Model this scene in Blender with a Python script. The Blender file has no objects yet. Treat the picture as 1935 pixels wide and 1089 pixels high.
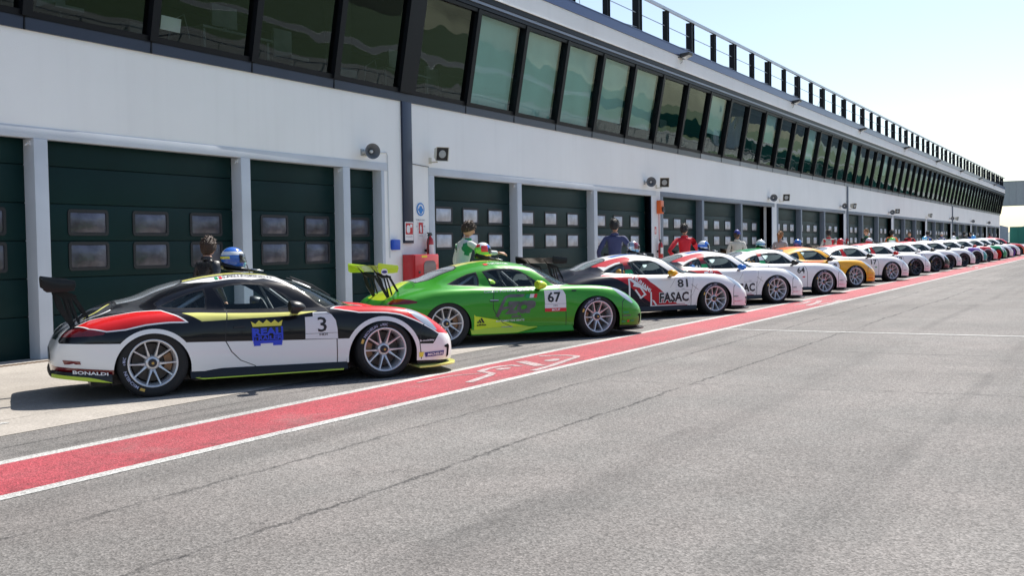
import bpy, bmesh, math, random
import numpy as np
from mathutils import Matrix, Vector
from mathutils.geometry import delaunay_2d_cdt
S = bpy.context.scene
COL = S.collection
R = math.radians
# ---------------- camera ----------------
cd = bpy.data.cameras.new('camera'); cam = bpy.data.objects.new('camera', cd); COL.objects.link(cam)
cd.sensor_width = 36.0; cd.lens = 36.764; cd.clip_start = 0.1; cd.clip_end = 6000
cr = Vector((0.50698103, -0.86182485, -0.01510489)); cdn = Vector((-0.03960528, -0.0057858, -0.99919865)); cf = Vector((0.86104684, 0.507173, -0.0370661))
mw = Matrix((cr, -cdn, -cf)).transposed().to_4x4(); mw.translation = Vector((0, 0, 1.3584)); cam.matrix_world = mw
S.camera = cam
# ---------------- daylight ----------------
SUN = Vector((0.80, -0.055, 1.0)).normalized()
el = math.asin(SUN.z); az = math.atan2(SUN.x, SUN.y)
w = bpy.data.worlds.new('World'); S.world = w; w.use_nodes = True
nt = w.node_tree; bg = nt.nodes['Background']; sky = nt.nodes.new('ShaderNodeTexSky'); sky.sky_type = 'NISHITA'; sky.sun_disc = False
sky.sun_elevation = el; sky.sun_rotation = az; sky.air_density = 1.0; sky.dust_density = 0.7; sky.ozone_density = 1.0; sky.altitude = 20
hs = nt.nodes.new('ShaderNodeHueSaturation'); hs.inputs['Saturation'].default_value = .95; nt.links.new(sky.outputs[0], hs.inputs['Color']); nt.links.new(hs.outputs[0], bg.inputs[0]); bg.inputs[1].default_value = 0.10
ld = bpy.data.lights.new('sun', 'SUN'); ld.energy = 5.0; ld.angle = R(0.53); ld.color = (1.0, 0.95, 0.87)
sun = bpy.data.objects.new('sun', ld); COL.objects.link(sun); sun.rotation_euler = SUN.to_track_quat('Z', 'Y').to_euler()
S.view_settings.view_transform = 'Standard'; S.view_settings.look = 'None'; S.view_settings.exposure = 0.66; S.view_settings.gamma = 1.0
S.cycles.max_bounces = 8; S.cycles.transparent_max_bounces = 16
def gz(x, y=13.4): return 0.007356 * min(max(x, -60.0), 170.0) - 0.015205 * min(max(y, -20.0), 14.5)   # the lane falls towards the garages and climbs along its length
TILT = Vector((-0.007356, 0.015205, 1)).normalized()
TILTM = Vector((0, 0, 1)).rotation_difference(TILT).to_matrix().to_4x4()
rnd = random.Random(7)
# ---------------- materials ----------------
_m = {}
def mat(name, col, rough=0.5, metal=0.0, coat=0.0, spec=0.5, vary=0.0, scale=3.0, bump=0.0, bscale=40.0, back=False, emit=None):
    if name in _m: return _m[name]
    m = bpy.data.materials.new(name); m.use_nodes = True; n = m.node_tree; b = n.nodes['Principled BSDF']
    b.inputs['Base Color'].default_value = (*col, 1); b.inputs['Roughness'].default_value = rough; b.inputs['Metallic'].default_value = metal
    b.inputs['Coat Weight'].default_value = coat; b.inputs['Coat Roughness'].default_value = 0.04; b.inputs['Specular IOR Level'].default_value = spec
    out = None
    if vary > 0:
        tc = n.nodes.new('ShaderNodeTexCoord'); no = n.nodes.new('ShaderNodeTexNoise'); no.inputs['Scale'].default_value = scale; no.inputs['Detail'].default_value = 5
        rp = n.nodes.new('ShaderNodeValToRGB'); rp.color_ramp.elements[0].position = 0.3; rp.color_ramp.elements[1].position = 0.72
        rp.color_ramp.elements[0].color = (*[max(c * (1 - vary), 0) for c in col], 1); rp.color_ramp.elements[1].color = (*[min(c * (1 + vary * .6), 1) for c in col], 1)
        n.links.new(tc.outputs['Object'], no.inputs['Vector']); n.links.new(no.outputs[0], rp.inputs[0]); n.links.new(rp.outputs[0], b.inputs['Base Color']); out = rp
    if bump > 0:
        tc = n.nodes.new('ShaderNodeTexCoord'); no = n.nodes.new('ShaderNodeTexNoise'); no.inputs['Scale'].default_value = bscale; no.inputs['Detail'].default_value = 4
        bp = n.nodes.new('ShaderNodeBump'); bp.inputs['Strength'].default_value = bump; bp.inputs['Distance'].default_value = 0.02
        n.links.new(tc.outputs['Object'], no.inputs['Vector']); n.links.new(no.outputs[0], bp.inputs['Height']); n.links.new(bp.outputs[0], b.inputs['Normal'])
    if back:   # the unpainted inside of a panel is dark
        ge = n.nodes.new('ShaderNodeNewGeometry'); mx = n.nodes.new('ShaderNodeMixShader'); d = n.nodes.new('ShaderNodeBsdfDiffuse'); d.inputs[0].default_value = (.02, .02, .02, 1)
        o = n.nodes['Material Output']; n.links.new(ge.outputs['Backfacing'], mx.inputs[0]); n.links.new(b.outputs[0], mx.inputs[1]); n.links.new(d.outputs[0], mx.inputs[2]); n.links.new(mx.outputs[0], o.inputs[0])
    if emit:
        b.inputs['Emission Color'].default_value = (*emit, 1); b.inputs['Emission Strength'].default_value = 1.0
    _m[name] = m; return m
def glass(name, tint, ior=1.5, rough=0.01, wave=0.0, wscale=0.6):
    if name in _m: return _m[name]
    m = bpy.data.materials.new(name); m.use_nodes = True; n = m.node_tree; n.nodes.remove(n.nodes['Principled BSDF'])
    t = n.nodes.new('ShaderNodeBsdfTransparent'); t.inputs[0].default_value = (*tint, 1); g = n.nodes.new('ShaderNodeBsdfGlossy'); g.inputs['Roughness'].default_value = rough; g.inputs['Color'].default_value = (.86, 1.0, .98, 1)
    f = n.nodes.new('ShaderNodeFresnel'); f.inputs['IOR'].default_value = ior; mx = n.nodes.new('ShaderNodeMixShader')
    n.links.new(f.outputs[0], mx.inputs[0]); n.links.new(t.outputs[0], mx.inputs[1]); n.links.new(g.outputs[0], mx.inputs[2]); n.links.new(mx.outputs[0], n.nodes['Material Output'].inputs[0])
    if wave > 0:
        tc = n.nodes.new('ShaderNodeTexCoord'); no = n.nodes.new('ShaderNodeTexNoise'); no.inputs['Scale'].default_value = wscale; no.inputs['Detail'].default_value = 1
        bp = n.nodes.new('ShaderNodeBump'); bp.inputs['Strength'].default_value = wave; bp.inputs['Distance'].default_value = 0.1
        n.links.new(tc.outputs['Object'], no.inputs['Vector']); n.links.new(no.outputs[0], bp.inputs['Height']); n.links.new(bp.outputs[0], g.inputs['Normal']); n.links.new(bp.outputs[0], f.inputs['Normal'])
    _m[name] = m; return m
# ---------------- mesh helpers ----------------
def tag(o, label=None, cat=None, group=None, kind=None):
    if label: o['label'] = label
    if cat: o['category'] = cat
    if group: o['group'] = group
    if kind: o['kind'] = kind
    return o
def empty(name, loc, rz=0, label=None, cat=None, group=None):
    o = bpy.data.objects.new(name, None); COL.objects.link(o); o.location = loc; o.rotation_euler = (0, 0, rz); o.empty_display_size = .2
    return tag(o, label, cat, group)
def link(name, me, parent=None, loc=None, rot=None):
    o = bpy.data.objects.new(name, me); COL.objects.link(o)
    if parent: o.parent = parent
    if loc is not None: o.location = loc
    if rot is not None: o.rotation_euler = rot
    return o
class MB:
    def __init__(s): s.v = []; s.f = []; s.m = []
    def add(s, vs, fs, mi=0):
        k = len(s.v); s.v += [tuple(v) for v in vs]; s.f += [tuple(i + k for i in f) for f in fs]; s.m += [mi] * len(fs); return s
    def box(s, a, b, mi=0, rot=None, at=None):
        x0, y0, z0 = a; x1, y1, z1 = b
        vs = [Vector(p) for p in ((x0,y0,z0),(x1,y0,z0),(x1,y1,z0),(x0,y1,z0),(x0,y0,z1),(x1,y0,z1),(x1,y1,z1),(x0,y1,z1))]
        if rot is not None:
            c = Vector(at) if at is not None else (Vector(a) + Vector(b)) / 2
            vs = [c + rot @ (v - c) for v in vs]
        return s.add(vs, [(0,3,2,1),(4,5,6,7),(0,1,5,4),(1,2,6,5),(2,3,7,6),(3,0,4,7)], mi)
    def quad(s, a, b, c, d, mi=0): return s.add([a, b, c, d], [(0,1,2,3)], mi)
    def prism(s, poly, ax, lo, hi, mi=0):   # poly in the other two axes, extruded along ax
        def P(u, v, t): return {'x': (t, u, v), 'y': (u, t, v), 'z': (u, v, t)}[ax]
        n = len(poly); vs = [P(u, v, lo) for u, v in poly] + [P(u, v, hi) for u, v in poly]
        s.add(vs, [tuple(range(n)), tuple(range(2*n-1, n-1, -1))] + [(i, i+n, (i+1)%n+n, (i+1)%n) for i in range(n)], mi); return s
    def tube(s, pts, r, n=8, mi=0, caps=True):
        pts = [Vector(p) for p in pts]; rs = r if isinstance(r, (list, tuple)) else [r]*len(pts); k = len(s.v); up = None
        for i, p in enumerate(pts):
            d = (pts[min(i+1, len(pts)-1)] - pts[max(i-1, 0)]).normalized()
            if up is None: up = Vector((0,0,1)) if abs(d.z) < .9 else Vector((1,0,0))
            a = d.cross(up).normalized(); b = a.cross(d).normalized(); up = b
            s.v += [tuple(p + rs[i]*(math.cos(2*math.pi*j/n)*a + math.sin(2*math.pi*j/n)*b)) for j in range(n)]
        for i in range(len(pts)-1):
            for j in range(n):
                s.f.append((k+i*n+j, k+(i+1)*n+j, k+(i+1)*n+(j+1)%n, k+i*n+(j+1)%n)); s.m.append(mi)
        if caps:
            s.f.append(tuple(k+j for j in range(n))); s.m.append(mi); e = k+(len(pts)-1)*n; s.f.append(tuple(e+j for j in range(n-1,-1,-1))); s.m.append(mi)
        return s
    def lathe(s, prof, n=32, ax='y', c=(0,0,0), mi=0, a0=0, a1=360):   # prof: (r, t) along axis
        k = len(s.v); full = abs(a1-a0) >= 359.9; m = n if full else n+1
        for r, t in prof:
            for j in range(m):
                a = R(a0 + (a1-a0)*j/n); u, v = r*math.cos(a), r*math.sin(a)
                p = {'y': (u, t, v), 'z': (u, v, t), 'x': (t, u, v)}[ax]; s.v.append((p[0]+c[0], p[1]+c[1], p[2]+c[2]))
        for i in range(len(prof)-1):
            for j in range(n):
                s.f.append((k+i*m+j, k+i*m+(j+1)%m, k+(i+1)*m+(j+1)%m, k+(i+1)*m+j)); s.m.append(mi)
        return s
    def mesh(s, name, mats, smooth=False, recalc=True):
        me = bpy.data.meshes.new(name); me.from_pydata(s.v, [], s.f); me.update()
        for m in (mats if isinstance(mats, (list, tuple)) else [mats]): me.materials.append(m)
        for p, mi in zip(me.polygons, s.m): p.material_index = mi
        if recalc:
            bm = bmesh.new(); bm.from_mesh(me); bmesh.ops.recalc_face_normals(bm, faces=bm.faces); bm.to_mesh(me); bm.free()
        if smooth is True: me.shade_smooth()
        elif smooth: sharp(me, smooth)
        return me
    def obj(s, name, mats, parent=None, smooth=False, recalc=True, loc=None, rot=None, bevel=0):
        me = s.mesh(name, mats, smooth, recalc)
        if bevel: bevel_mesh(me, bevel)
        return link(name, me, parent, loc, rot)
def sharp(me, ang=35):
    me.shade_smooth()
    try: me.set_sharp_from_angle(angle=R(ang))
    except Exception: pass
def bevel_mesh(me, w, seg=2):
    bm = bmesh.new(); bm.from_mesh(me); bmesh.ops.remove_doubles(bm, verts=bm.verts, dist=1e-5)
    ed = [e for e in bm.edges if len(e.link_faces) == 2 and e.calc_face_angle(0) > R(30)]
    bmesh.ops.bevel(bm, geom=ed, offset=w, segments=seg, profile=.6, affect='EDGES', clamp_overlap=True); bm.to_mesh(me); bm.free(); sharp(me, 40)
def rrect(x0, y0, x1, y1, r, n=4):
    out = []
    for cx, cy, a in ((x1-r, y1-r, 0), (x0+r, y1-r, 90), (x0+r, y0+r, 180), (x1-r, y0+r, 270)):
        for i in range(n+1): t = R(a + 90*i/n); out.append((cx + r*math.cos(t), cy + r*math.sin(t)))
    return out
def ell(cx, cy, rx, ry, n=20, a0=0, a1=360):
    k = n if abs(a1-a0) >= 360 else n+1
    return [(cx + rx*math.cos(R(a0+(a1-a0)*i/n)), cy + ry*math.sin(R(a0+(a1-a0)*i/n))) for i in range(k)]
_txt = {}
def text_geo(s, bold=0.0, extr=0.0):   # unit text: verts (x,y) in a box normalised to width 1 x height 1
    if (s, bold) in _txt: return _txt[(s, bold)]
    cu = bpy.data.curves.new('t', 'FONT'); cu.body = s; cu.offset = bold; cu.resolution_u = 2; cu.fill_mode = 'FRONT' if hasattr(cu, 'fill_mode') else cu.fill_mode
    o = bpy.data.objects.new('t', cu); COL.objects.link(o); dg = bpy.context.evaluated_depsgraph_get(); dg.update()
    me = bpy.data.meshes.new_from_object(o.evaluated_get(dg)); vs = [v.co.copy() for v in me.vertices]; fs = [tuple(p.vertices) for p in me.polygons]
    bpy.data.objects.remove(o); bpy.data.curves.remove(cu); bpy.data.meshes.remove(me)
    x0 = min(v.x for v in vs); x1 = max(v.x for v in vs); y0 = min(v.y for v in vs); y1 = max(v.y for v in vs)
    g = ([((v.x-x0)/(x1-x0), (v.y-y0)/(y1-y0)) for v in vs], fs); _txt[(s, bold)] = g; return g

# ---------------- ground, lane, apron, stripe ----------------
def ground_nodes(name, c1, c2, kind):
    m = bpy.data.materials.new(name); m.use_nodes = True; n = m.node_tree; N = n.nodes; L = n.links; b = N['Principled BSDF']
    tc = N.new('ShaderNodeTexCoord')
    def noise(sc, det=4, rough=.6, vec=None):
        k = N.new('ShaderNodeTexNoise'); k.inputs['Scale'].default_value = sc; k.inputs['Detail'].default_value = det; k.inputs['Roughness'].default_value = rough
        L.new(vec or tc.outputs['Object'], k.inputs['Vector']); return k.outputs[0]
    def ramp(x, p0, p1, a=0, z=1):
        k = N.new('ShaderNodeMapRange'); k.inputs['From Min'].default_value = p0; k.inputs['From Max'].default_value = p1; k.inputs['To Min'].default_value = a; k.inputs['To Max'].default_value = z; L.new(x, k.inputs[0]); return k.outputs[0]
    def math_(op, a, b_=None):
        k = N.new('ShaderNodeMath'); k.operation = op
        for i, q in enumerate((a, b_)):
            if q is None: continue
            if isinstance(q, (int, float)): k.inputs[i].default_value = q
            else: L.new(q, k.inputs[i])
        return k.outputs[0]
    def mixc(f, a, z):
        k = N.new('ShaderNodeMix'); k.data_type = 'RGBA'
        if isinstance(f, (int, float)): k.inputs[0].default_value = f
        else: L.new(f, k.inputs[0])
        for i, q in ((6, a), (7, z)):
            if isinstance(q, tuple): k.inputs[i].default_value = (*q, 1)
            else: L.new(q, k.inputs[i])
        return k.outputs[2]
    vo = N.new('ShaderNodeTexVoronoi'); vo.inputs['Scale'].default_value = 95 if kind != 'concrete' else 220; L.new(tc.outputs['Object'], vo.inputs['Vector'])
    sep = N.new('ShaderNodeSeparateColor'); L.new(vo.outputs['Color'], sep.inputs[0])
    stone = ramp(sep.outputs[0], 0, 1, .64 if kind != 'concrete' else .93, 1.38 if kind != 'concrete' else 1.05)
    big = ramp(noise(.35, 5), .3, .7, .80, 1.12); mid = ramp(noise(2.2, 5), .3, .7, .93, 1.06); fine = ramp(noise(38, 3), .35, .7, .8, 1.16)
    v = math_('MULTIPLY', math_('MULTIPLY', stone, big), math_('MULTIPLY', mid, fine))
    warm = noise(.9, 3)
    col = mixc(ramp(warm, .35, .65), c1, c2)
    sp = N.new('ShaderNodeSeparateXYZ'); L.new(tc.outputs['Object'], sp.inputs[0])
    # long joints and cracks that run along the lane: thin dark broken lines of y + wobble(x)
    dark = None
    if kind in ('asphalt', 'red', 'concrete'):
        mp = N.new('ShaderNodeMapping'); mp.inputs['Scale'].default_value = (.35, .02, 1); L.new(tc.outputs['Object'], mp.inputs[0])
        wob = math_('SUBTRACT', noise(1.0, 6, .7, mp.outputs[0]), .5)
        wob2 = math_('SUBTRACT', noise(6.0, 3, .6), .5)
        yy = math_('ADD', math_('ADD', math_('ADD', sp.outputs[1], math_('MULTIPLY', sp.outputs[0], .0125)), math_('MULTIPLY', wob, .30)), math_('ADD', math_('MULTIPLY', wob2, .10), math_('MULTIPLY', math_('SUBTRACT', noise(30, 3, .7), .5), .05)))
        lines = {'asphalt': [(3.76, .011, .8), (7.30, .012, .7), (4.83, .013, .62)], 'red': [(5.95, .004, .35)], 'concrete': [(8.6, .01, .5)]}[kind]
        brk = noise(1.3, 4)
        for y0, wd, amt in lines:
            d = math_('ABSOLUTE', math_('SUBTRACT', yy, y0 + .02)); k = ramp(d, wd, wd*2.3, amt, 0); k = math_('MULTIPLY', k, math_('MULTIPLY', ramp(brk, .34, .50), ramp(noise(45, 3), .36, .52)))
            dark = k if dark is None else math_('MAXIMUM', dark, k)
        if kind == 'asphalt':   # net of fine cracks, only in places
            dv = N.new('ShaderNodeVectorMath'); dv.operation = 'ADD'; nz = N.new('ShaderNodeTexNoise'); nz.inputs['Scale'].default_value = 1.7; nz.inputs['Detail'].default_value = 6; L.new(tc.outputs['Object'], nz.inputs['Vector'])
            sc_ = N.new('ShaderNodeVectorMath'); sc_.operation = 'SCALE'; sc_.inputs[3].default_value = .9; L.new(nz.outputs['Color'], sc_.inputs[0]); L.new(tc.outputs['Object'], dv.inputs[0]); L.new(sc_.outputs[0], dv.inputs[1])
            v2 = N.new('ShaderNodeTexVoronoi'); v2.feature = 'DISTANCE_TO_EDGE'; v2.inputs['Scale'].default_value = .42; L.new(dv.outputs[0], v2.inputs['Vector'])
            k = math_('MULTIPLY', ramp(v2.outputs['Distance'], .0008, .0032, .5, 0), ramp(noise(.45, 3), .53, .62)); dark = math_('MAXIMUM', dark, k)
            xx = math_('ADD', math_('ADD', sp.outputs[0], math_('MULTIPLY', wob2, .16)), math_('MULTIPLY', math_('SUBTRACT', noise(.8, 3), .5), .5))
            for x0, ya, yb in ((9.6, .4, 4.7), (5.9, 1.45, 1.95), (12.9, 1.0, 4.4), (24.0, -3.0, 5.0)):
                d = math_('ABSOLUTE', math_('SUBTRACT', xx, x0)); k = math_('MULTIPLY', ramp(d, .008, .022, .6, 0), math_('MULTIPLY', ramp(sp.outputs[1], ya, ya+.3), ramp(sp.outputs[1], yb, yb-.3)))
                dark = math_('MAXIMUM', dark, math_('MULTIPLY', k, ramp(noise(3.5, 4), .40, .52)))
            for y0, wd, amt in ((2.82, .075, .24), (1.27, .07, .26), (-.6, .09, .2)):
                d = math_('ABSOLUTE', math_('SUBTRACT', yy, y0)); dark = math_('MAXIMUM', dark, math_('MULTIPLY', ramp(d, wd*.4, wd*1.5, amt, 0), ramp(noise(.5, 3), .38, .6)))
            # rubber: wide faint bands along the lane
            mp2 = N.new('ShaderNodeMapping'); mp2.inputs['Scale'].default_value = (.03, 1.1, 1); mp2.inputs['Rotation'].default_value = (0, 0, R(-3)); L.new(tc.outputs['Object'], mp2.inputs[0])
            rub = ramp(noise(1.0, 4, .6, mp2.outputs[0]), .50, .70, 0, .30); dark = math_('MAXIMUM', dark, rub)
            d = math_('ABSOLUTE', math_('SUBTRACT', yy, 6.98)); dark = math_('MAXIMUM', dark, math_('MULTIPLY', ramp(d, .02, .14, .35, 0), ramp(noise(.8, 3), .4, .6)))
        if kind == 'red':
            d = math_('ABSOLUTE', math_('SUBTRACT', yy, 5.85)); dark = math_('MAXIMUM', dark, math_('MULTIPLY', ramp(d, .03, .22, .35, 0), ramp(noise(9, 4), .42, .62)))
    f2 = N.new('ShaderNodeVectorMath'); f2.operation = 'SCALE'; L.new(col, f2.inputs[0]); L.new(v, f2.inputs[3])
    res = f2.outputs[0]
    if dark is not None: res = mixc(dark, res, (.018, .018, .02))
    if kind == 'worn':
        wear = math_('MAXIMUM', ramp(noise(22, 6, .75), .50, .64, 0, .9), ramp(noise(2.4, 6, .8), .50, .62, 0, .7)); res = mixc(wear, res, (.30, .10, .105))
    if kind == 'paint':
        wear = math_('MAXIMUM', ramp(noise(26, 5, .7), .56, .70, 0, .8), ramp(noise(3.1, 6, .75), .58, .68, 0, .6)); res = mixc(wear, res, (.19, .18, .175))
    if kind == 'red':
        wear = math_('MAXIMUM', ramp(noise(17, 6, .75), .57, .72, 0, .5), ramp(noise(1.1, 6, .8), .54, .70, 0, .42)); res = mixc(wear, res, (.20, .15, .145))
    L.new(res, b.inputs['Base Color']); b.inputs['Roughness'].default_value = .86 if kind != 'red' else .7; b.inputs['Specular IOR Level'].default_value = .25
    bp = N.new('ShaderNodeBump'); bp.inputs['Strength'].default_value = .55 if kind in ('asphalt', 'red') else .2; bp.inputs['Distance'].default_value = .006
    L.new(vo.outputs['Distance'], bp.inputs['Height']); L.new(bp.outputs[0], b.inputs['Normal'])
    return m
M_ASPH = ground_nodes('asphalt', (.188, .180, .172), (.203, .189, .180), 'asphalt')
M_CONC = ground_nodes('concrete', (.37, .34, .305), (.42, .385, .345), 'concrete')
M_RED = ground_nodes('red_paint', (.38, .058, .075), (.33, .068, .082), 'red')
M_LINE = ground_nodes('white_line_paint', (.47, .47, .45), (.42, .42, .41), 'paint')
M_GRASS = mat('grass', (.045, .085, .018), .9, vary=.35, scale=1.2)
_gz = gz
def gz(x, y=0): return 0.0
_before = set(bpy.data.objects)
def sheet(name, x0, x1, y0, y1, dz, m, kind='structure', label=None):
    xs = sorted({x0, x1} | {x for x in (-60.0, 170.0) if x0 < x < x1}); b = MB()
    for a, c in zip(xs, xs[1:]): b.quad((a, y0, gz(a)+dz), (c, y0, gz(c)+dz), (c, y1, gz(c)+dz), (a, y1, gz(a)+dz))
    return tag(b.obj(name, m, recalc=False), kind=kind)
b = MB(); gx = [-3000, -60, 170, 3500]; gy = [-3000, -20, 14.5, 3000]
b.add([(x, y, -.012) for y in gy for x in gx], [(j*4+i, j*4+i+1, (j+1)*4+i+1, (j+1)*4+i) for j in range(3) for i in range(3)]); tag(b.obj('ground', M_GRASS, recalc=False), kind='structure')
sheet('pit_lane', -60, 170, -8.6, 7.72, 0, M_ASPH)
sheet('concrete_apron', -60, 170, 7.72, 15.8, .004, M_CONC)
sheet('race_track', -300, 420, -78, -64, 0, M_GRASS if False else mat('far_track', (.16, .16, .17), .85))
sheet('race_track', -300, 420, -34, -20, 0, ground_nodes('track_asphalt', (.2, .2, .2), (.22, .21, .2), 'plain'))
M_KR = M_LINE
# the red stripe between two white lines
YO, YI, LW = 5.57, 6.72, .12
sheet('red_stripe', -60, 168, YO+LW, YI-LW, .004, M_RED)
tag(sheet('white_line', -60, 168, YO, YO+LW, .004, M_LINE), kind='structure')
tag(sheet('white_line', -60, 168, YI-LW, YI, .004, M_LINE), kind='structure')
b = MB(); b.quad((15.92, YO, .004), (14.0, -7.7, .004), (14.1, -7.7, .004), (16.03, YO, .004)); tag(b.obj('white_line', M_LINE, recalc=True), kind='structure')
for yy in (9.15, 10.0): pass
b = MB(); b.quad((-20, 11.2, .008), (8.6, 11.35, .008), (8.6, 11.44, .008), (-20, 11.29, .008)); b.quad((-3, 8.15, .008), (5.55, 8.3, .008), (5.55, 8.38, .008), (-3, 8.23, .008))
tag(b.obj('white_line', M_LINE, recalc=True), kind='structure')
# white lettering on the stripe: strokes as strips (u along the lane, v across)
def C(p): return (p[0]*.955, 1.055*p[1]-.215)
def stroke(b, pts, w, dz=.008):
    pts = [Vector(C(p)) for p in pts]; L = []; Rr = []
    for i, p in enumerate(pts):
        d = (pts[min(i+1, len(pts)-1)] - pts[max(i-1, 0)]).normalized(); nn = Vector((-d.y, d.x)); L.append(p + nn*w/2); Rr.append(p - nn*w/2)
    vs = [(q.x, q.y, gz(q.x)+dz) for q in L] + [(q.x, q.y, gz(q.x)+dz) for q in Rr]; n = len(pts)
    b.add(vs, [(i, i+1, n+i+1, n+i) for i in range(n-1)])
b = MB()
stroke(b, [(12.12, 6.34), (12.24, 6.22), (12.31, 6.05), (12.26, 5.9), (12.1, 5.84), (11.8, 5.80), (11.1, 5.69), (10.64, 5.66)], .09)
b.add([(*C((x, y)), .008) for x, y in ((11.62, 6.02), (11.72, 6.06), (11.86, 6.02), (11.9, 5.97), (11.8, 5.9), (11.66, 5.88), (11.58, 5.93))], [tuple(range(7))])
stroke(b, [(11.5, 6.27), (11.3, 6.03), (11.1, 5.80)], .15)
stroke(b, [(11.02, 6.02), (11.08, 6.16), (10.9, 6.24), (10.62, 6.24), (10.42, 6.19), (10.34, 6.06), (10.28, 5.96), (10.1, 5.9), (9.85, 5.86), (9.5, 5.79)], .09)
b.add([(*C((x, y)), .008) for x, y in ((10.77, 6.14), (10.86, 6.1), (10.84, 6.03), (10.72, 6.0), (10.6, 6.04), (10.62, 6.12))], [tuple(range(6))])
stroke(b, [(10.22, 6.07), (10.08, 6.2), (9.9, 6.27), (9.6, 6.29), (9.3, 6.28)], .035)
for dx in (13.3, 39.9):
    o = 13.3 if dx == 13.3 else dx
    stroke(b, [(24.2 + (o-13.3), 6.3), (25.0 + (o-13.3), 6.26), (25.35 + (o-13.3), 6.1), (25.3 + (o-13.3), 5.7)], .09); stroke(b, [(25.3 + o-13.3, 5.68), (24.3 + o-13.3, 5.62), (23.5 + o-13.3, 5.74)], .09)
    stroke(b, [(24.9 + o-13.3, 6.05), (24.0 + o-13.3, 5.9), (23.1 + o-13.3, 5.86)], .12); stroke(b, [(24.6+o-13.3, 6.2), (23.9+o-13.3, 6.12), (23.4+o-13.3, 6.2)], .09)
tag(b.obj('lane_lettering', ground_nodes('worn_white_paint', (.46, .42, .41), (.40, .35, .35), 'worn'), recalc=False), kind='structure')
# drain grate along the wall
M_RUST = mat('rusty_grate', (.16, .10, .06), .8, vary=.5, scale=20); M_BLACK = mat('dark_gap', (.012, .012, .012), .9)
b = MB(); x = 2.0
b.quad((-20, 12.63, .008), (140, 14.63, .008), (140, 14.82, .008), (-20, 12.82, .008), 1)
while x < 40:
    yy = 12.63+.0125*(x+20); b.box((x, yy, .008), (x+.035, yy+.19, .02), 0, rot=Matrix.Rotation(R(30), 3, 'Z')); x += .07
tag(b.obj('drain_grate', [M_RUST, M_BLACK], recalc=True), 'rusty steel drain grate running along the foot of the garage wall', 'drain grate')

for o in [o for o in bpy.data.objects if o not in _before and o.type == 'MESH']:
    far = o.name.startswith(('ground', 'race_track'))
    for v in o.data.vertices:
        if not far: v.co.y -= .0125*(min(max(v.co.x, -60), 170)-8)
        v.co.z += _gz(v.co.x, v.co.y)
gz = _gz

_before = set(bpy.data.objects)
# ---------------- pit building ----------------
YW, YD = 12.5, 12.72; XE = 137.7; XS = -14.0
M_WALL = mat('white_render', (.92, .915, .90), .85, vary=.04, scale=.5, bump=.15, bscale=60)
def streaks(m, amt):
    n = m.node_tree; b_ = n.nodes['Principled BSDF']; src = b_.inputs['Base Color'].links[0].from_socket
    tc = n.nodes.new('ShaderNodeTexCoord'); mp = n.nodes.new('ShaderNodeMapping'); mp.inputs['Scale'].default_value = (5.0, 5.0, .22); no = n.nodes.new('ShaderNodeTexNoise'); no.inputs['Scale'].default_value = 1.0; no.inputs['Detail'].default_value = 6
    rp = n.nodes.new('ShaderNodeMapRange'); rp.inputs['From Min'].default_value = .52; rp.inputs['From Max'].default_value = .78; rp.inputs['To Max'].default_value = amt
    mx = n.nodes.new('ShaderNodeMix'); mx.data_type = 'RGBA'; mx.inputs[7].default_value = (.42, .40, .37, 1)
    n.links.new(tc.outputs['Object'], mp.inputs[0]); n.links.new(mp.outputs[0], no.inputs['Vector']); n.links.new(no.outputs[0], rp.inputs[0]); n.links.new(rp.outputs[0], mx.inputs[0]); n.links.new(src, mx.inputs[6]); n.links.new(mx.outputs[2], b_.inputs['Base Color'])
streaks(M_WALL, .07)
M_FRAME = mat('bluegrey_paint', (.58, .62, .68), .6, vary=.08, scale=1.5)
M_DFRAME = mat('slate_paint', (.17, .20, .25), .5, vary=.08)
M_COLUMN = mat('white_column', (.72, .74, .77), .7, vary=.06, scale=2)
M_DOOR = mat('green_door', (.003, .022, .022), .45, spec=.15, vary=.22, scale=.8, bump=.05, bscale=2)
M_RUB = mat('black_rubber', (.012, .012, .014), .6)
M_ACR = mat('acrylic_pane', (.50, .51, .56), .46, metal=.35, vary=.3, scale=5, bump=.6, bscale=7)
M_ACRD = mat('dark_acrylic_pane', (.10, .10, .125), .30, metal=.5, vary=.5, scale=4, bump=.6, bscale=6)  # darker base colour than the other door panes
M_PAR = mat('blue_parapet', (.045, .075, .18), .34, metal=.3)
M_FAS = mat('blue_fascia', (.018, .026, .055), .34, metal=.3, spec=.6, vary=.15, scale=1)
M_FAST = mat('grey_sheen_fascia_gutter', (.20, .22, .27), .35, metal=.3, vary=.15, scale=.7)
M_MUL = mat('dark_mullion', (.006, .007, .010), .45, spec=.2)
M_GL = glass('window_glass', (.80, .90, .88), 1.62, .004, wave=.10, wscale=.8)
M_GLL = glass('window_glass_near', (.78, .86, .85), 1.55, .004, wave=.10, wscale=.8)
M_BLIND = mat('teal_blind', (.62, .82, .82), .8, vary=.08, scale=1.0)
M_DESK = mat('desk_grey', (.11, .125, .125), .6, vary=.3, scale=3)
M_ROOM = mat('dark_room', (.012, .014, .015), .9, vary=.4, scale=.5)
M_ROOF = mat('roof_grey', (.3, .3, .3), .8)
bld = empty('pit_building', (0, 0, 0), 0, 'long white pit garage building with dark green doors and slanted window band', 'building')
b = MB(); FX = XS
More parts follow.
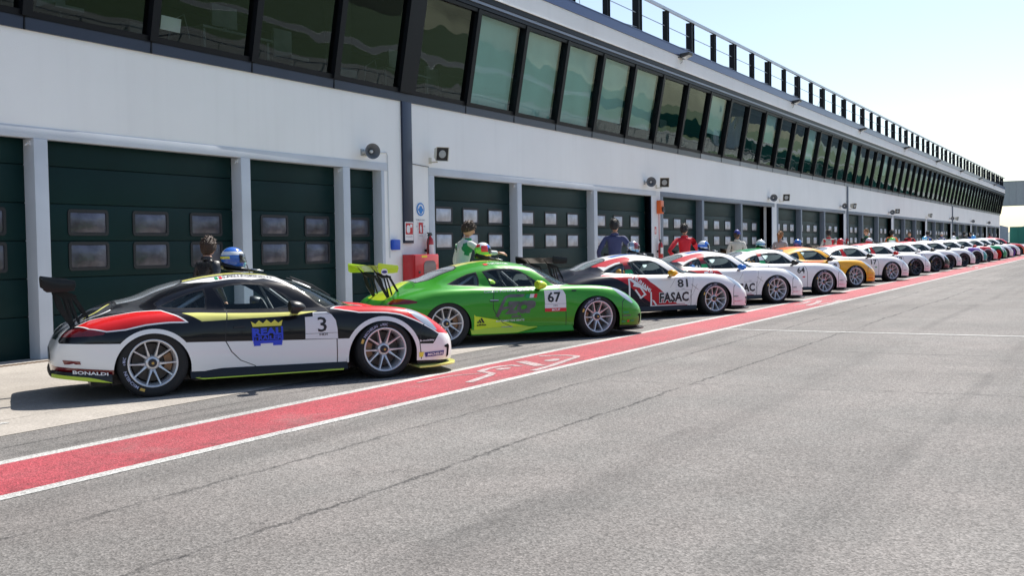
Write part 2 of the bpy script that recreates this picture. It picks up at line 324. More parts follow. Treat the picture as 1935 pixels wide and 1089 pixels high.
# openings (x0,x1, panel columns) , first bay is irregular
BAYS = []
OP = [(-7.6, -3.9, 3, 0), (-3.65, .05, 3, 0), (.3, 4.0, 3, 0), (5.75, 9.54, 3, 0), (9.76, 13.50, 3, 0), (13.72, 16.22, 2, 0), (16.43, 17.44, 1, 0)]
for k in range(9):
    x0 = 19.34 + 13.17*k
    OP += [(x0, x0+3.62, 3, k+1), (x0+3.84, x0+7.98, 3, k+1), (x0+8.20, x0+12.18, 3, k+1)]
TOP = 2.97
# wall above, wall between the bays
b.box((XS, YW, 3.13), (XE, YW+.35, 4.44), 0)
edges = [(-7.6, 4.0), (5.75, 17.44)] + [(19.34+13.17*k, 19.34+13.17*k+12.18) for k in range(9)]
pos = XS
for a, z in edges: b.box((pos, YW, -.3), (a-.22 if a > -7 else a-.22, YW+.35, 3.13), 1 if a > 20 else 0); pos = z + (.10 if z < 19 else .0)
b.box((pos, YW, -.3), (XE, YW+.35, 3.13), 0)
# the far end wall and the back
b.box((XE-.3, YW+.35, -.3), (XE, 24, 7.6), 0); b.box((XS, 23.7, -.3), (XE-.3, 24, 7.6), 0); b.box((XS, YW+.35, -.3), (XS+.3, 23.7, 7.6), 0)
wall = b.obj('wall', [M_WALL, M_COLUMN], bld)
# painted frames: lintels, jambs and pillars of each bay
for i, (a, z) in enumerate(edges):
    m = M_DFRAME if i >= 3 else M_FRAME
    b = MB(); b.box((a-.22, YW-.012, TOP), (z+.22 if i < 2 else z+.42, YD+.02, 3.13))
    b.box((a-.22, YW-.010, -.3), (a, YD+.02, TOP)); b.box((z, YW-.010, -.3), (z+.10 if i < 2 else z+.06, YD+.02, TOP))
    ops = [o for o in OP if a-.01 <= o[0] <= z+.01]
    for p, q in zip(ops, ops[1:]): b.box((p[1], YW-.02, -.3), (q[0], YD+.02, TOP))
    f = b.obj('door_frame', m, bld, bevel=.008)
    if i < 3:
        b = MB()
        for p, q in zip(ops, ops[1:]): b.box((p[1]-.02, YW+.05, TOP-.09), (p[1], YW+.11, TOP-.03)); b.tube([(p[1]-.02, YW+.08, TOP-.06), (p[1]-.10, YW+.02, TOP-.10)], .01, 6)
        b.obj('door_catch', M_COLUMN, f)
# sectional doors
nwin = 0
def dome(b, x0, x1, z0, z1, y, mi):   # bulged acrylic pane
    nx, nz = 6, 5; vs = []
    for j in range(nz+1):
        for i in range(nx+1):
            u, v = i/nx, j/nz; vs.append((x0+(x1-x0)*u, y - .035*(math.sin(math.pi*u)*math.sin(math.pi*v))**.5, z0+(z1-z0)*v))
    b.add(vs, [(j*(nx+1)+i, j*(nx+1)+i+1, (j+1)*(nx+1)+i+1, (j+1)*(nx+1)+i) for j in range(nz) for i in range(nx)], mi)
for (a, z, nc, bay) in OP:
    lo = bay == 0; ph = .545; zb = -.1; dep = YD if not (bay == 2 and abs(a-(19.34+13.17+8.20)) < .1) else YD+.30
    b = MB(); zt = TOP+.05; seams = [zt-.02-.545*k for k in range(7)] if not lo else [2.62-.53*k + (.0) for k in range(6)] + [TOP+.03]
    seams = sorted([s for s in seams if s > 0] + [-.3])
    for s0, s1 in zip(seams, seams[1:] + ([zt+.05] if seams[-1] < zt else [])):
        b.box((a-.05, dep, s0+.007), (z+.05, dep+.04, s1-.007))
        mid = (s0+s1)/2
    b.box((a-.05, dep+.03, -.3), (z+.05, dep+.06, TOP+.1))
    d = b.obj('garage_door', M_DOOR, bld, bevel=.006)
    rows = ((1.985, 2.275), (1.405, 1.695)) if not lo else ((1.68, 1.975), (1.17, 1.5))
    wd = .62; W = z-a; pitch = 1.16 if lo else (W*.31); first = .50 if lo and nc > 1 else (.27 if nc == 1 else .36)
    gb = MB(); gp = MB(); many = a > 72
    for r0, r1 in rows:
        for c in range(nc):
            x0 = a + first + c*pitch
            if nc == 1: x1 = x0 + .55
            else: x1 = x0 + wd
            if not many: gb = MB(); gp = MB()
            o_ = rrect(x0-.045, r0-.045, x1+.045, r1+.045, .05); i_ = rrect(x0, r0, x1, r1, .025); n = len(o_); y = dep-.014
            gb.add([(u, y, v) for u, v in o_] + [(u, y, v) for u, v in i_] + [(u, dep, v) for u, v in o_] + [(u, dep-.001, v) for u, v in i_],
                   [(q, (q+1) % n, (q+1) % n + n, q+n) for q in range(n)] + [(q, q+2*n, (q+1) % n + 2*n, (q+1) % n) for q in range(n)] + [(q+n, (q+1) % n+n, (q+1) % n+3*n, q+3*n) for q in range(n)], 0)
            dome(gp, x0, x1, r0, r1, dep-.003, 0)
            if not many:
                w_ = gb.obj('window', M_RUB, d); 
                gb2 = gp.v, gp.f
                me = w_.data; mb = MB(); mb.add(gp.v, gp.f, 0); me2 = mb.mesh('pane', M_ACR, smooth=True, recalc=False); PM = M_ACRD if lo else M_ACR
                # pane belongs to the window mesh
                bm = bmesh.new(); bm.from_mesh(me); bm.faces.ensure_lookup_table(); k = len(bm.faces); bm.from_mesh(me2); bm.faces.ensure_lookup_table()
                for fi in range(k, len(bm.faces)): bm.faces[fi].material_index = 1; bm.faces[fi].smooth = True
                bm.to_mesh(me); bm.free(); me.materials.append(PM); bpy.data.meshes.remove(me2); nwin += 1
    if many:
        n0 = len(gb.f); gb.add(gp.v, gp.f, 1); w_ = gb.obj('windows', [M_RUB, M_ACR], d, recalc=False); w_['kind'] = 'stuff'
# fascia under the windows
FZ0, FZ1 = 4.44, 4.62
for x0, x1, m in ((XS, 36.0, M_FAS), (36.0, XE, M_FAST)):  # far stretch of the same fascia greyed to paint in its reflection
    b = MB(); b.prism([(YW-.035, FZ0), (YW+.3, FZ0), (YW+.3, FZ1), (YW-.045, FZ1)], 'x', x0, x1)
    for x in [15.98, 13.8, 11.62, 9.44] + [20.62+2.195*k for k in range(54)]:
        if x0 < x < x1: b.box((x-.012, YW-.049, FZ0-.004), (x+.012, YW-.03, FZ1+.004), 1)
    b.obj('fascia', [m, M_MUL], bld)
# slanted window wall: from (YW, 4.63) out to (YW-.41, 6.72)
P0 = Vector((0, YW-.01, 4.63)); P1 = Vector((0, YW-.41, 6.74)); dv = (P1-P0).normalized(); nv = Vector((0, -dv.z, dv.y)); 
def slant(x, t, d=0.0): p = P0 + (P1-P0)*t + nv*d; return (x, p.y, p.z)
def sbar(b, x0, x1, t0, t1, d0, d1, mi=0):
    vs = [slant(x, t, d) for t in (t0, t1) for x, d in ((x0, d0), (x1, d0), (x1, d1), (x0, d1))]
    b.add(vs, [(0,1,2,3), (4,5,6,7), (0,1,5,4), (1,2,6,5), (2,3,7,6), (3,0,4,7)], mi)
MX = [XS+.1, -11.5, -9.3, -7.1, -4.9, -2.7, -.5, 1.7, 3.9, 5.1, 7.27, 9.44, 11.62, 13.8, 15.98] + [18.28] + [20.62+2.195*k for k in range(54)] 
MX = [x for x in MX if x < XE-.1] + [XE-.06]
b = MB()
for x in MX:
    h = .27 if abs(x-18.28) < .01 else .075
    sbar(b, x-h, x+h, 0, 1, -.10, .105)
sbar(b, XS, XE, -.005, .035, -.10, .06); sbar(b, XS, XE, .965, 1.0, -.10, .08)
b.obj('window_mullions', M_MUL, bld)
for i, (x0, x1) in enumerate(zip(MX, MX[1:])):
    if x1 < 2: continue
    h0 = .27 if abs(x0-18.28) < .01 else .075; h1 = .27 if abs(x1-18.28) < .01 else .075
    b = MB(); n = 1; b.quad(slant(x0+h0, .03, .0), slant(x1-h1, .03, .0), slant(x1-h1, .97, .0), slant(x0+h0, .97, .0))
    b.obj('window_pane', M_GLL if x0 < 20 else M_GL, bld, recalc=False)
# blinds behind some panes (full, or stopping short of the sill)
for k, (x0, x1) in enumerate(zip(MX, MX[1:])):
    t = {15: None, 16: .03, 17: .03, 18: .03, 19: .17, 20: .17, 23: .35, 26: .45, 29: .3, 33: .5, 37: .4}.get(k + 0)
    if t is None: continue
    b = MB(); sbar(b, x0+.08, x1-.08, t, .97, -.16, -.15); b.obj('blind', M_BLIND, bld)
# room behind the glass: floor, ceiling, back wall, columns, desks and screens
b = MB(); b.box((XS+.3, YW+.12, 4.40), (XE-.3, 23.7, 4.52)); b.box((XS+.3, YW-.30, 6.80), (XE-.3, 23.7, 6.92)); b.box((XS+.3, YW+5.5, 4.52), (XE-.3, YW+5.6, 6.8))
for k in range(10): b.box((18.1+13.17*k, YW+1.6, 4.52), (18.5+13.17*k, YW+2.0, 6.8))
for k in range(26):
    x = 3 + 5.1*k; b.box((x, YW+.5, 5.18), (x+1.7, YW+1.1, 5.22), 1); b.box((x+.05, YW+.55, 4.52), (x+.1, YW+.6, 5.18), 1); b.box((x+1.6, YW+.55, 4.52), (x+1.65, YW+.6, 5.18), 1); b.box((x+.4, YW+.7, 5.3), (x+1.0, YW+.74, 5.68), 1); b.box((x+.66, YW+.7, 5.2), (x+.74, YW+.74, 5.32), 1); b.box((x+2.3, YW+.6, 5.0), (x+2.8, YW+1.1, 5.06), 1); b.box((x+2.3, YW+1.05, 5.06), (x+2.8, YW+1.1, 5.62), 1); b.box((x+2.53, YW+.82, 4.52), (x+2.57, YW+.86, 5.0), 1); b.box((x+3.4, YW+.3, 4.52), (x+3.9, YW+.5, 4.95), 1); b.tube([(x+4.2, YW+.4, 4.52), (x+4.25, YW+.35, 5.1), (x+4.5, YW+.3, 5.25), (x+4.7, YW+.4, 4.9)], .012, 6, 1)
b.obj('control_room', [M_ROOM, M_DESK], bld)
M_PAPER = mat('paper', (.75, .75, .75), .8)
b = MB(); sbar(b, 11.82, 12.22, .10, .20, -.03, -.025); b.obj('notice', M_PAPER, bld)
# head of the windows, gutter strips, white band, blue parapet
YT = YW-.52
b = MB(); b.box((XS, YT+.02, 6.742), (XE, YW+.35, 6.83)); b.box((XS, YT-.03, 6.90), (XE, YW+.35, 7.02)); b.obj('window_head', M_MUL, bld)
b = MB(); b.box((XS, YT-.005, 6.832), (XE, YW+.35, 6.898)); b.obj('gutter_strip', M_FAST, bld)
b = MB(); b.box((XS, YT-.055, 7.022), (XE, YW+.35, 7.05)); b.box((XS, YT-.04, 7.052), (XE, YW+.35, 7.465)); b.obj('white_band', M_WALL, bld)
b = MB(); b.box((XS, YT-.07, 7.467), (XE, YW+.35, 7.72)); b.box((XS, YT-.085, 7.722), (XE, YW+.35, 7.745)); b.obj('parapet', M_PAR, bld)
b = MB(); b.box((XS, YW+.352, 7.3), (XE, 24, 7.5)); b.obj('roof', M_ROOF, bld)
# roof railing with wind screen posts and braces
M_STEEL = mat('galvanised', (.42, .45, .48), .4, metal=.6, vary=.1)
rail = empty('roof_railing', (0, YT, 7.745), 0, 'dark steel post railing with thin braces along the roof edge', 'railing')
b = MB(); b.box((22.9, -.035, 1.0), (XE, .05, 1.09)); b.box((22.9, .06, .52), (XE, .075, .545)); b.box((22.9, -.04, 0), (XE, .06, .012)); b.obj('top_rail', M_STEEL, rail)
k = 0; x = 22.96
while x < XE+.1:
    h = .135 if k % 2 else .085; b = MB()
    b.box((x-h, -.02, .012), (x-h+.02, .07+h*.9, .998)); b.box((x+h-.02, -.02, .012), (x+h, .07+h*.9, .998)); b.box((x-h+.02, .012, .012), (x+h-.02, .03, .998)); b.box((x-h-.04, -.03, .0125), (x+h+.04, .12, .03))
    b.obj('post', M_MUL, rail)
    if k % 2: 
        b = MB(); b.tube([(x+h, .03, .95), (x+2.2, .9, .45)], .012, 6); b.tube([(x-h, .03, .1), (x-1.1, .35, .16)], .012, 6); b.obj('brace', M_STEEL, rail)
    k += 1; x += 2.213
# wide dark joint strip and the thin rain pipes further on
b = MB(); b.box((18.15, YW-.05, 1.5), (18.48, YW-.001, 4.44)); 
st = b.obj('steel_cover_strip', M_FAS, None, bevel=.006); tag(st, 'wide dark blue steel strip running down the white wall to the hose cabinet', 'cover strip')
for i, (x, d) in enumerate(((58.6, 'beside the fire extinguisher seventh along, behind the row of white cars'), (98.1, 'on the far part of the white wall'))):
    b = MB(); b.tube([(x, YW-.06, 4.44), (x, YW-.06, gz(x))], .05, 10)
    for z in (.9, 2.2, 3.6): b.box((x-.075, YW-.07, z), (x+.075, YW-.0, z+.03))
    tag(b.obj('rain_pipe', M_DFRAME), ('nearer thin grey rain pipe' if i == 0 else 'farther thin grey rain pipe') + ' running down the white wall from the window band', 'pipe', 'rain pipes on the wall')

# ---------------- things fixed to the building ----------------
M_GREYP = mat('grey_plastic', (.42, .44, .45), .5); M_CREAM = mat('cream_plastic', (.62, .60, .52), .5, vary=.1); M_DGREY = mat('dark_grey', (.05, .055, .06), .5)
M_BELL = mat('horn_grey', (.17, .18, .20), .5); M_REDP = mat('red_enamel', (.55, .015, .02), .3, coat=.4, vary=.1); M_WH = mat('white_plastic', (.8, .8, .8), .45); M_BLUEP = mat('blue_plastic', (.02, .09, .55), .4)
M_BLK = mat('black_plastic', (.015, .015, .016), .4); M_SIGNB = mat('sign_blue', (.02, .22, .62), .5); M_ORANGE = mat('orange_plastic', (.75, .13, .02), .4); M_TEXT = mat('grey_lettering', (.25, .27, .32), .6)
def horn(x, z, yaw, label, group):
    r = empty('horn_speaker', (x, YW, z), 0, label, 'loudspeaker', group)
    rot = Matrix.Rotation(yaw, 3, 'Z'); cen = Vector((0, -.22, 0))
    b = MB(); b.lathe([(.045, .20), (.055, .10), (.075, 0), (.115, -.09), (.165, -.15), (.185, -.165), (.178, -.160), (.10, -.07), (.06, 0), (.0, .01)], 28)
    b.v = [tuple(rot @ Vector(v) + cen) for v in b.v]; b.v = [tuple(cen + (Vector(v)-cen)*.86) for v in b.v]; b.obj('bell', M_BELL, r, smooth=40)
    b = MB(); b.lathe([(.0, -.09), (.03, -.085), (.036, -.04), (.03, 0)], 16); b.v = [tuple(rot @ Vector(v) + cen) for v in b.v]; b.obj('horn_core', M_WH, r, smooth=True)
    b = MB(); b.lathe([(0, .30), (.07, .295), (.075, .20), (.05, .16)], 20); b.v = [tuple(rot @ Vector(v) + cen) for v in b.v]; b.obj('driver', M_GREYP, r, smooth=40)
    b = MB(); b.box((-.03, -.16, -.02), (.03, -.001, .02)); b.box((-.05, -.014, -.07), (.05, -.0005, .07)); b.obj('bracket', M_GREYP, r)
    return r
def boxspk(x, z, yaw, label, group, m=None):
    r = empty('box_speaker', (x, YW, z), 0, label, 'loudspeaker', group)
    rot = Matrix.Rotation(yaw, 3, 'Z') @ Matrix.Rotation(R(12), 3, 'X'); cen = Vector((0, -.27, 0))
    def T(b): b.v = [tuple(rot @ Vector(v) + cen) for v in b.v]; return b
    b = MB(); s, d = .16, .11; t = .13
    fr = [(-s, -s), (s, -s), (s, s), (-s, s)]; bk = [(-.09, -.09), (.09, -.09), (.09, .09), (-.09, .09)]
    b.add([(u, -t, v) for u, v in fr] + [(u, d, v) for u, v in bk] + [(u*.93, -t, v*.93) for u, v in fr] + [(u*.8, t*.2, v*.8) for u, v in bk],
          [(i, (i+1) % 4, (i+1) % 4+4, i+4) for i in range(4)] + [(i, (i+1) % 4, (i+1) % 4+8, i+8) for i in range(4)] + [(i+8, (i+1) % 4+8, (i+1) % 4+12, i+12) for i in range(4)] + [(4, 5, 6, 7)])
    T(b).obj('housing', M_CREAM, r, bevel=.006)
    b = MB(); b.box((-.142, -.118, -.142), (.142, -.09, .142)); T(b).obj('grille', M_BLK, r)
    b = MB(); b.lathe([(.088, -.121), (.08, -.14), (.068, -.128), (.05, -.123), (.036, -.14), (.02, -.135), (0, -.14)], 24); T(b).obj('cone', M_GREYP, r, smooth=True)
    b = MB(); b.box((-.02, -.20, -.20), (.02, -.001, -.17)); b.box((-.05, -.012, -.21), (.05, -.0005, -.08)); b.obj('bracket', M_CREAM, r)
    return r
HP = [(16.84, 3.29, 'beside the wide dark strip, nearest of all'), (31.0, 3.36, 'above the orange siren'), (44.2, 3.32, 'above the open dark garage door'), (57.1, 3.33, 'left of the nearer rain pipe'),
      (70.1, 3.30, 'fifth along the white wall'), (96.6, 3.38, 'beside the farther rain pipe'), (110.5, 3.35, 'seventh along the wall'), (124.0, 3.4, 'eighth along the wall')]
for x, z, s in HP: horn(x, z, R(-34) if x < 18 else R(-60), 'round grey horn loudspeaker on the white wall ' + s, 'horn loudspeakers on the white wall')
BP = [(19.2, 3.42, 'just right of the wide dark strip'), (31.95, 3.41, 'above the door right of the orange siren'), (45.9, 3.41, 'above the fourth bay'), (58.9, 3.40, 'right of the nearer rain pipe'), (71.5, 3.42, 'fifth along, close to a horn'), (84.6, 3.41, 'alone above the sixth bay'), (98.9, 3.42, 'right of the farther rain pipe')]
for x, z, s in BP: boxspk(x, z, R(-27) if x < 20 else (R(-55) if int(x) % 2 else R(-20)), 'square cream box loudspeaker on the white wall ' + s, 'box loudspeakers on the white wall')
# conduit and small cables
b = MB(); b.tube([(16.95, YW-.012, 3.30), (17.62, YW-.012, 3.34), (17.66, YW-.012, 3.28), (17.68, YW-.012, 1.2)], .012, 6); tag(b.obj('cable', M_COLUMN), 'thin white cable running from the nearest horn down the white wall', 'cable')
b = MB(); b.tube([(18.5, YW-.008, 3.17), (18.9, YW-.008, 3.15), (19.12, YW-.02, 3.14)], .008, 6); tag(b.obj('cable', M_DGREY), 'short dark cable across the wall right of the dark strip', 'cable')
# hose cabinet
r = empty('fire_hose_cabinet', (18.55, YW-.32, gz(18.5)), 0, 'red fire hose cabinet with rounded window on the wall beside the dark strip', 'fire cabinet')
b = MB(); b.box((-.46, 0, .62), (.46, .30, 1.34)); b.obj('cabinet_body', M_REDP, r, bevel=.015)
b = MB(); b.box((-.44, -.02, .64), (.44, -.001, 1.32)); d = b.obj('cabinet_door', M_REDP, r, bevel=.008)
b = MB(); b.prism(rrect(-.13, .74, .33, 1.2, .12, 6), 'y', -.028, -.0205); b.obj('window', mat('smoked_window', (.10, .06, .06), .1, coat=.5), d)
b = MB(); b.box((-.32, -.03, .93), (-.26, -.02, .98)); b.obj('latch', M_BLK, d)
b = MB(); b.box((-.2, -.024, 1.27), (.0, -.0205, 1.315)); b.obj('name_plate', mat('yellow_plate', (.75, .55, .03), .5), d)
b = MB(); b.box((-.40, .02, 0), (-.34, .08, .62)); b.box((.34, .02, 0), (.40, .08, .62)); b.obj('stand', M_BLK, r)
def extinguisher(x, z, label, m=M_REDP):
    r = empty('fire_extinguisher', (x, YW-.12, z), 0, label, 'extinguisher', 'fire extinguishers on the wall')
    b = MB(); b.lathe([(0, 0), (.075, .005), (.08, .04), (.08, .42), (.065, .49), (.03, .53), (.025, .56)], 20, 'z'); b.obj('cylinder', m, r, smooth=40)
    b = MB(); b.box((-.05, -.02, .56), (.06, .02, .60)); b.box((-.10, -.012, .60), (.05, .012, .63)); b.box((-.10, -.01, .55), (.0, .01, .57)); b.obj('valve', M_BLK, r)
    b = MB(); b.tube([(-.03, -.02, .58), (-.12, -.04, .52), (-.15, -.04, .36), (-.12, -.03, .18)], .014, 8); b.obj('hose', M_BLK, r, smooth=True)
    b = MB(); b.lathe([(.0815, .15), (.0815, .36)], 20, 'z', a0=200, a1=330); b.obj('data_label', M_WH, r, smooth=True)
    b = MB(); b.box((-.05, .08, .2), (.05, .119, .26)); b.obj('bracket', M_BLK, r)
extinguisher(18.98, 1.12, 'red fire extinguisher with white data label hung beside the hose cabinet')
extinguisher(32.0, .98, 'dark red fire extinguisher on the white column below the orange siren')
extinguisher(58.2, 1.15, 'small red fire extinguisher on the column next to the nearer rain pipe')
r = empty('siren', (32.1, YW-.03, 2.62), 0, 'orange alarm siren box at the top of the white column', 'siren')
b = MB(); b.box((-.14, -.12, -.22), (.14, .029, .22)); b.obj('siren_box', M_ORANGE, r, bevel=.02)
b = MB(); b.lathe([(.09, .0), (.10, -.06), (.07, -.05), (0, -.03)], 20, c=(.04, -.12, -.08)); b.obj('siren_horn', M_DGREY, r)
b = MB(); b.tube([(32.1, YW-.03, 2.40), (32.1, YW-.03, 1.55)], .012, 6); tag(b.obj('conduit', M_REDP), 'thin red conduit from the orange siren down to the extinguisher', 'conduit')
# blue mandatory sign: white ring and a head with ear protectors
r = empty('safety_sign', (18.80, YW-.004, 2.22), 0, 'round blue ear protection sign with small text below on the white wall', 'sign')
b = MB(); b.prism(ell(0, 0, .145, .145, 36), 'y', -.008, 0); b.obj('disc', M_SIGNB, r)
b = MB(); b.prism(ell(0, 0, .112, .112, 32), 'y', -.0095, -.0082); d = b.obj('ring', M_WH, r)
b = MB(); b.prism(ell(0, -.012, .068, .09, 28), 'y', -.0120, -.0097); b.prism(ell(-.082, -.01, .016, .035, 12), 'y', -.012, -.0097); b.prism(ell(.082, -.01, .016, .035, 12), 'y', -.012, -.0097); b.obj('head_symbol', M_SIGNB, r)
def flat_text(parent, s, x0, x1, z0, z1, y, m, name='lettering', bold=0.0):
    vs, fs = text_geo(s, bold); b = MB(); b.add([(x0+(x1-x0)*u, y, z0+(z1-z0)*v) for u, v in vs], fs); return b.obj(name, m, parent, recalc=False)
for i, (t, w_) in enumerate((('E OBBLIGATORIO', .17), ('INDOSSARE', .12), ('LE PROTEZIONI', .17), ('ACUSTICHE', .12))): flat_text(r, t, -w_, w_, -.25-.07*i, -.215-.07*i, -.002, M_TEXT, bold=.01)
def fire_sign(x, z, w_, label, plate, sym, y):
    r = empty('fire_sign', (x, y, z), 0, label, 'sign')
    b = MB(); b.prism(rrect(-w_/2-.02, -.23, w_/2+.02, .17, .01), 'y', -.006, 0); b.obj('backing', M_WH, r)
    b = MB(); b.box((-w_/2, -.008, -.10), (w_/2, -.0062, .145)); b.obj('red_field', mat('sign_red', (.55, .01, .015), .5), r)
    b = MB()
    if sym == 'hose':
        b.prism(rrect(-w_*.38, -.07, w_*.10, .10, .05), 'y', -.0098, -.0082); b.prism([(w_*.12, .05), (w_*.4, .05), (w_*.4, .12), (w_*.12, .12)], 'y', -.0098, -.0082)
    else:
        b.prism(rrect(-w_*.12, -.08, w_*.16, .06, .02), 'y', -.0098, -.0082); b.prism([(-w_*.3, -.04), (-w_*.2, .08), (w_*.05, .10), (w_*.05, .07), (-w_*.12, .06), (-w_*.2, -.04)], 'y', -.0098, -.0082)
    b.obj('symbol', M_WH, r)
    flat_text(r, plate, -w_*.42, w_*.42, -.17, -.13, -.0065, M_TEXT)
fire_sign(18.31, 1.78, .26, 'white framed red fire hose sign on the dark strip above the cabinet', 'IDRANTE', 'hose', YW-.052)
fire_sign(18.80, 1.80, .16, 'small red extinguisher sign on the white wall above the extinguisher', 'ESTINTORE', 'ext', YW-.002)
fire_sign(31.85, 1.85, .14, 'small red extinguisher sign on the white column far along the wall', 'ESTINTORE', 'ext', YW-.002)
b = MB(); b.prism(rrect(-.12, -.11, .12, .11, .03), 'y', -.09, 0); o = b.obj('socket_box', M_BLUEP, None, bevel=.012, loc=(17.83, YW-.001, 1.47)); tag(o, 'small bright blue socket box on the white wall left of the cabinet', 'socket box')
# floodlights along the white band
for k in range(8):
    x = 32.8 + 13.25*k; r = empty('floodlight', (x, YT-.08, 7.42), 0, ['floodlight above the tenth window pane, first from the left', 'second floodlight along the roof band', 'third floodlight along the roof band', 'fourth floodlight along the roof band', 'fifth floodlight along the roof band', 'sixth floodlight along the roof band', 'seventh floodlight along the roof band', 'last floodlight along the roof band, nearest its far end'][k] + ', grey, leaning out', 'floodlight', 'floodlights along the roof band')
    rot = Matrix.Rotation(R(-20), 3, 'X')
    b = MB(); b.prism([(-.36, .02), (-.05, .10), (.0, .04), (-.02, -.05), (-.30, -.06)], 'x', -.2, .2); b.v = [tuple(rot @ Vector(v)) for v in b.v]; b.obj('housing', M_DGREY, r, bevel=.01)
    b = MB(); b.quad((-.17, -.32, -.062), (.17, -.32, -.062), (.17, -.06, -.055), (-.17, -.06, -.055)); b.v = [tuple(rot @ Vector(v)) for v in b.v]; b.obj('lens', mat('lamp_glass', (.6, .65, .65), .15), r)
    b = MB(); b.box((-.22, -.1, -.02), (-.20, .09, .01)); b.box((.20, -.1, -.02), (.22, .09, .01)); b.box((-.20, .07, -.018), (.20, .088, .008)); b.obj('bracket', M_DGREY, r); b = MB(); b.tube([(0, -.02, -.02), (.03, .0, -.14), (-.02, .07, -.22)], .008, 6); b.obj('cable', M_DGREY, r)
# real positions of the building and what is fixed to it
AX, BX, DY, AZ, BZ = 1.022, -.291, .967, 1.0377, -.034
for o in [o for o in bpy.data.objects if o not in _before and o.parent is None]:
    if o == bld or o == rail or o.type == 'MESH':
        for q in ([o] if o.type == 'MESH' else []) + list(o.children_recursive):
            if q.type != 'MESH' or q.get('_done'): continue
            ox = rail.location if o == rail else o.location
            for v in q.data.vertices:
                x, y, z = v.co
                v.co = (AX*(x+ox.x)+BX-(AX*ox.x+BX), y, AZ*z) if o == rail else ((AX*x+BX, y+DY, AZ*z+BZ) if o.location.length < .01 else (x, y, z))
            q.data.update()
    if o == rail: o.location = (AX*o.location.x+BX if o.location.x else BX, o.location.y+DY, AZ*o.location.z+BZ)
    elif o != bld and o.location.length > .01:
        z = o.location.z; x = AX*o.location.x+BX; y = o.location.y+DY
        o.location = (x, y, AZ*z+BZ if z > .5 else _gz(x, y))
# ---------------- far end: footbridge, green screen, hills ----------------
M_CLAD = mat('grey_cladding', (.38, .40, .43), .6, vary=.05); M_GREEN = mat('green_screen', (.03, .22, .17), .7, vary=.12, scale=.3); M_PALEW = mat('pale_wall', (.42, .45, .52), .8, vary=.08)
r = empty('footbridge', (165, .9, .72), 0, 'grey clad footbridge crossing the pit lane beyond the building', 'bridge')
OX = 0
b = MB(); b.box((0, -34, 5.95), (3, 20, 9.20)); b.obj('cladding', M_CLAD, r)
b = MB(); y = -34.0
while y < 20: b.box((-.05, y, 5.95), (-.001, y+.06, 9.20)); y += .9
b.box((-.06, -34, 5.83), (3.0, 20, 5.945)); b.box((-.08, -34, 9.205), (3.1, 20, 9.30)); b.obj('panel_rib', M_CLAD, r)
b = MB(); b.box((.5, 17, -1), (2.5, 19.5, 5.83)); b.box((.5, -33.5, -1), (2.5, -31, 5.83)); b.obj('pier', M_WALL, r)
r = empty('green_screen', (168, .9, .75), 0, 'tall green screen fence standing across the lane at its far end', 'fence')
b = MB(); b.box((0, -60, -.5), (.08, 13.9, 2.72)); b.obj('screen', M_GREEN, r)
b = MB(); y = -60
while y < 13.9: b.box((-.06, y, -.5), (-.001, y+.07, 2.74)); y += 2.6
b.box((-.05, -60, 2.725), (.1, 13.9, 2.78)); b.obj('post', M_GREEN, r)
b = MB(); b.prism([(13.95, -.5), (16.6, -.5), (16.6, 3.5), (15.0, 3.05), (13.95, 2.75)], 'x', 166, 166.4); b.v = [(x, y+.9, z+.72) for x, y, z in b.v]; tag(b.obj('retaining_wall', M_PALEW), 'pale grey wall between the building end and the green screen', 'wall')
def ridge(name, pts, depth, m, base):
    b = MB(); n = len(pts); vs = []
    for q, (x, y, h) in enumerate(pts):
        for j in range(7): t = j/6; vs.append((x*(1+t*depth), y*(1+t*depth), base + h*math.sin(min(1, t*1.6)*math.pi/2) * (1 + .12*math.sin(q*1.7+j*2.1))))
    b.add(vs, [(i*7+j, (i+1)*7+j, (i+1)*7+j+1, i*7+j+1) for i in range(n-1) for j in range(6)]); return tag(b.obj(name, m, smooth=True, recalc=True), kind='structure')
M_HILL = mat('far_hill', (.20, .24, .22), .95, vary=.25, scale=.01); M_FIELD = mat('hill_fields', (.42, .40, .27), .95, vary=.45, scale=.012)
ridge('hill', [(1500, 230, 5), (1500, 150, 8), (1500, 118, 26), (1500, 95, 42), (1500, 60, 46), (1500, 0, 58), (1450, -200, 70), (1300, -500, 80), (1000, -800, 75)], .5, M_HILL, 0)
for a0, a1, n_, mm in ((-160, -36, 26, mat('dark_mirrored_hill', (.020, .034, .012), .95, vary=.4, scale=.03)), (-37, -14, 9, M_FIELD)):  # first ridge: unseen, added dark for the near window panes to mirror
    pp = []
    for k in range(n_): a = R(a0 + (a1-a0)*k/(n_-1)); pp.append((900*math.cos(a), 900*math.sin(a), 60 + 22*math.sin(k*1.1) + 12*math.sin(k*2.7+1)))
    ridge('hill', pp, .6, mm, -2)
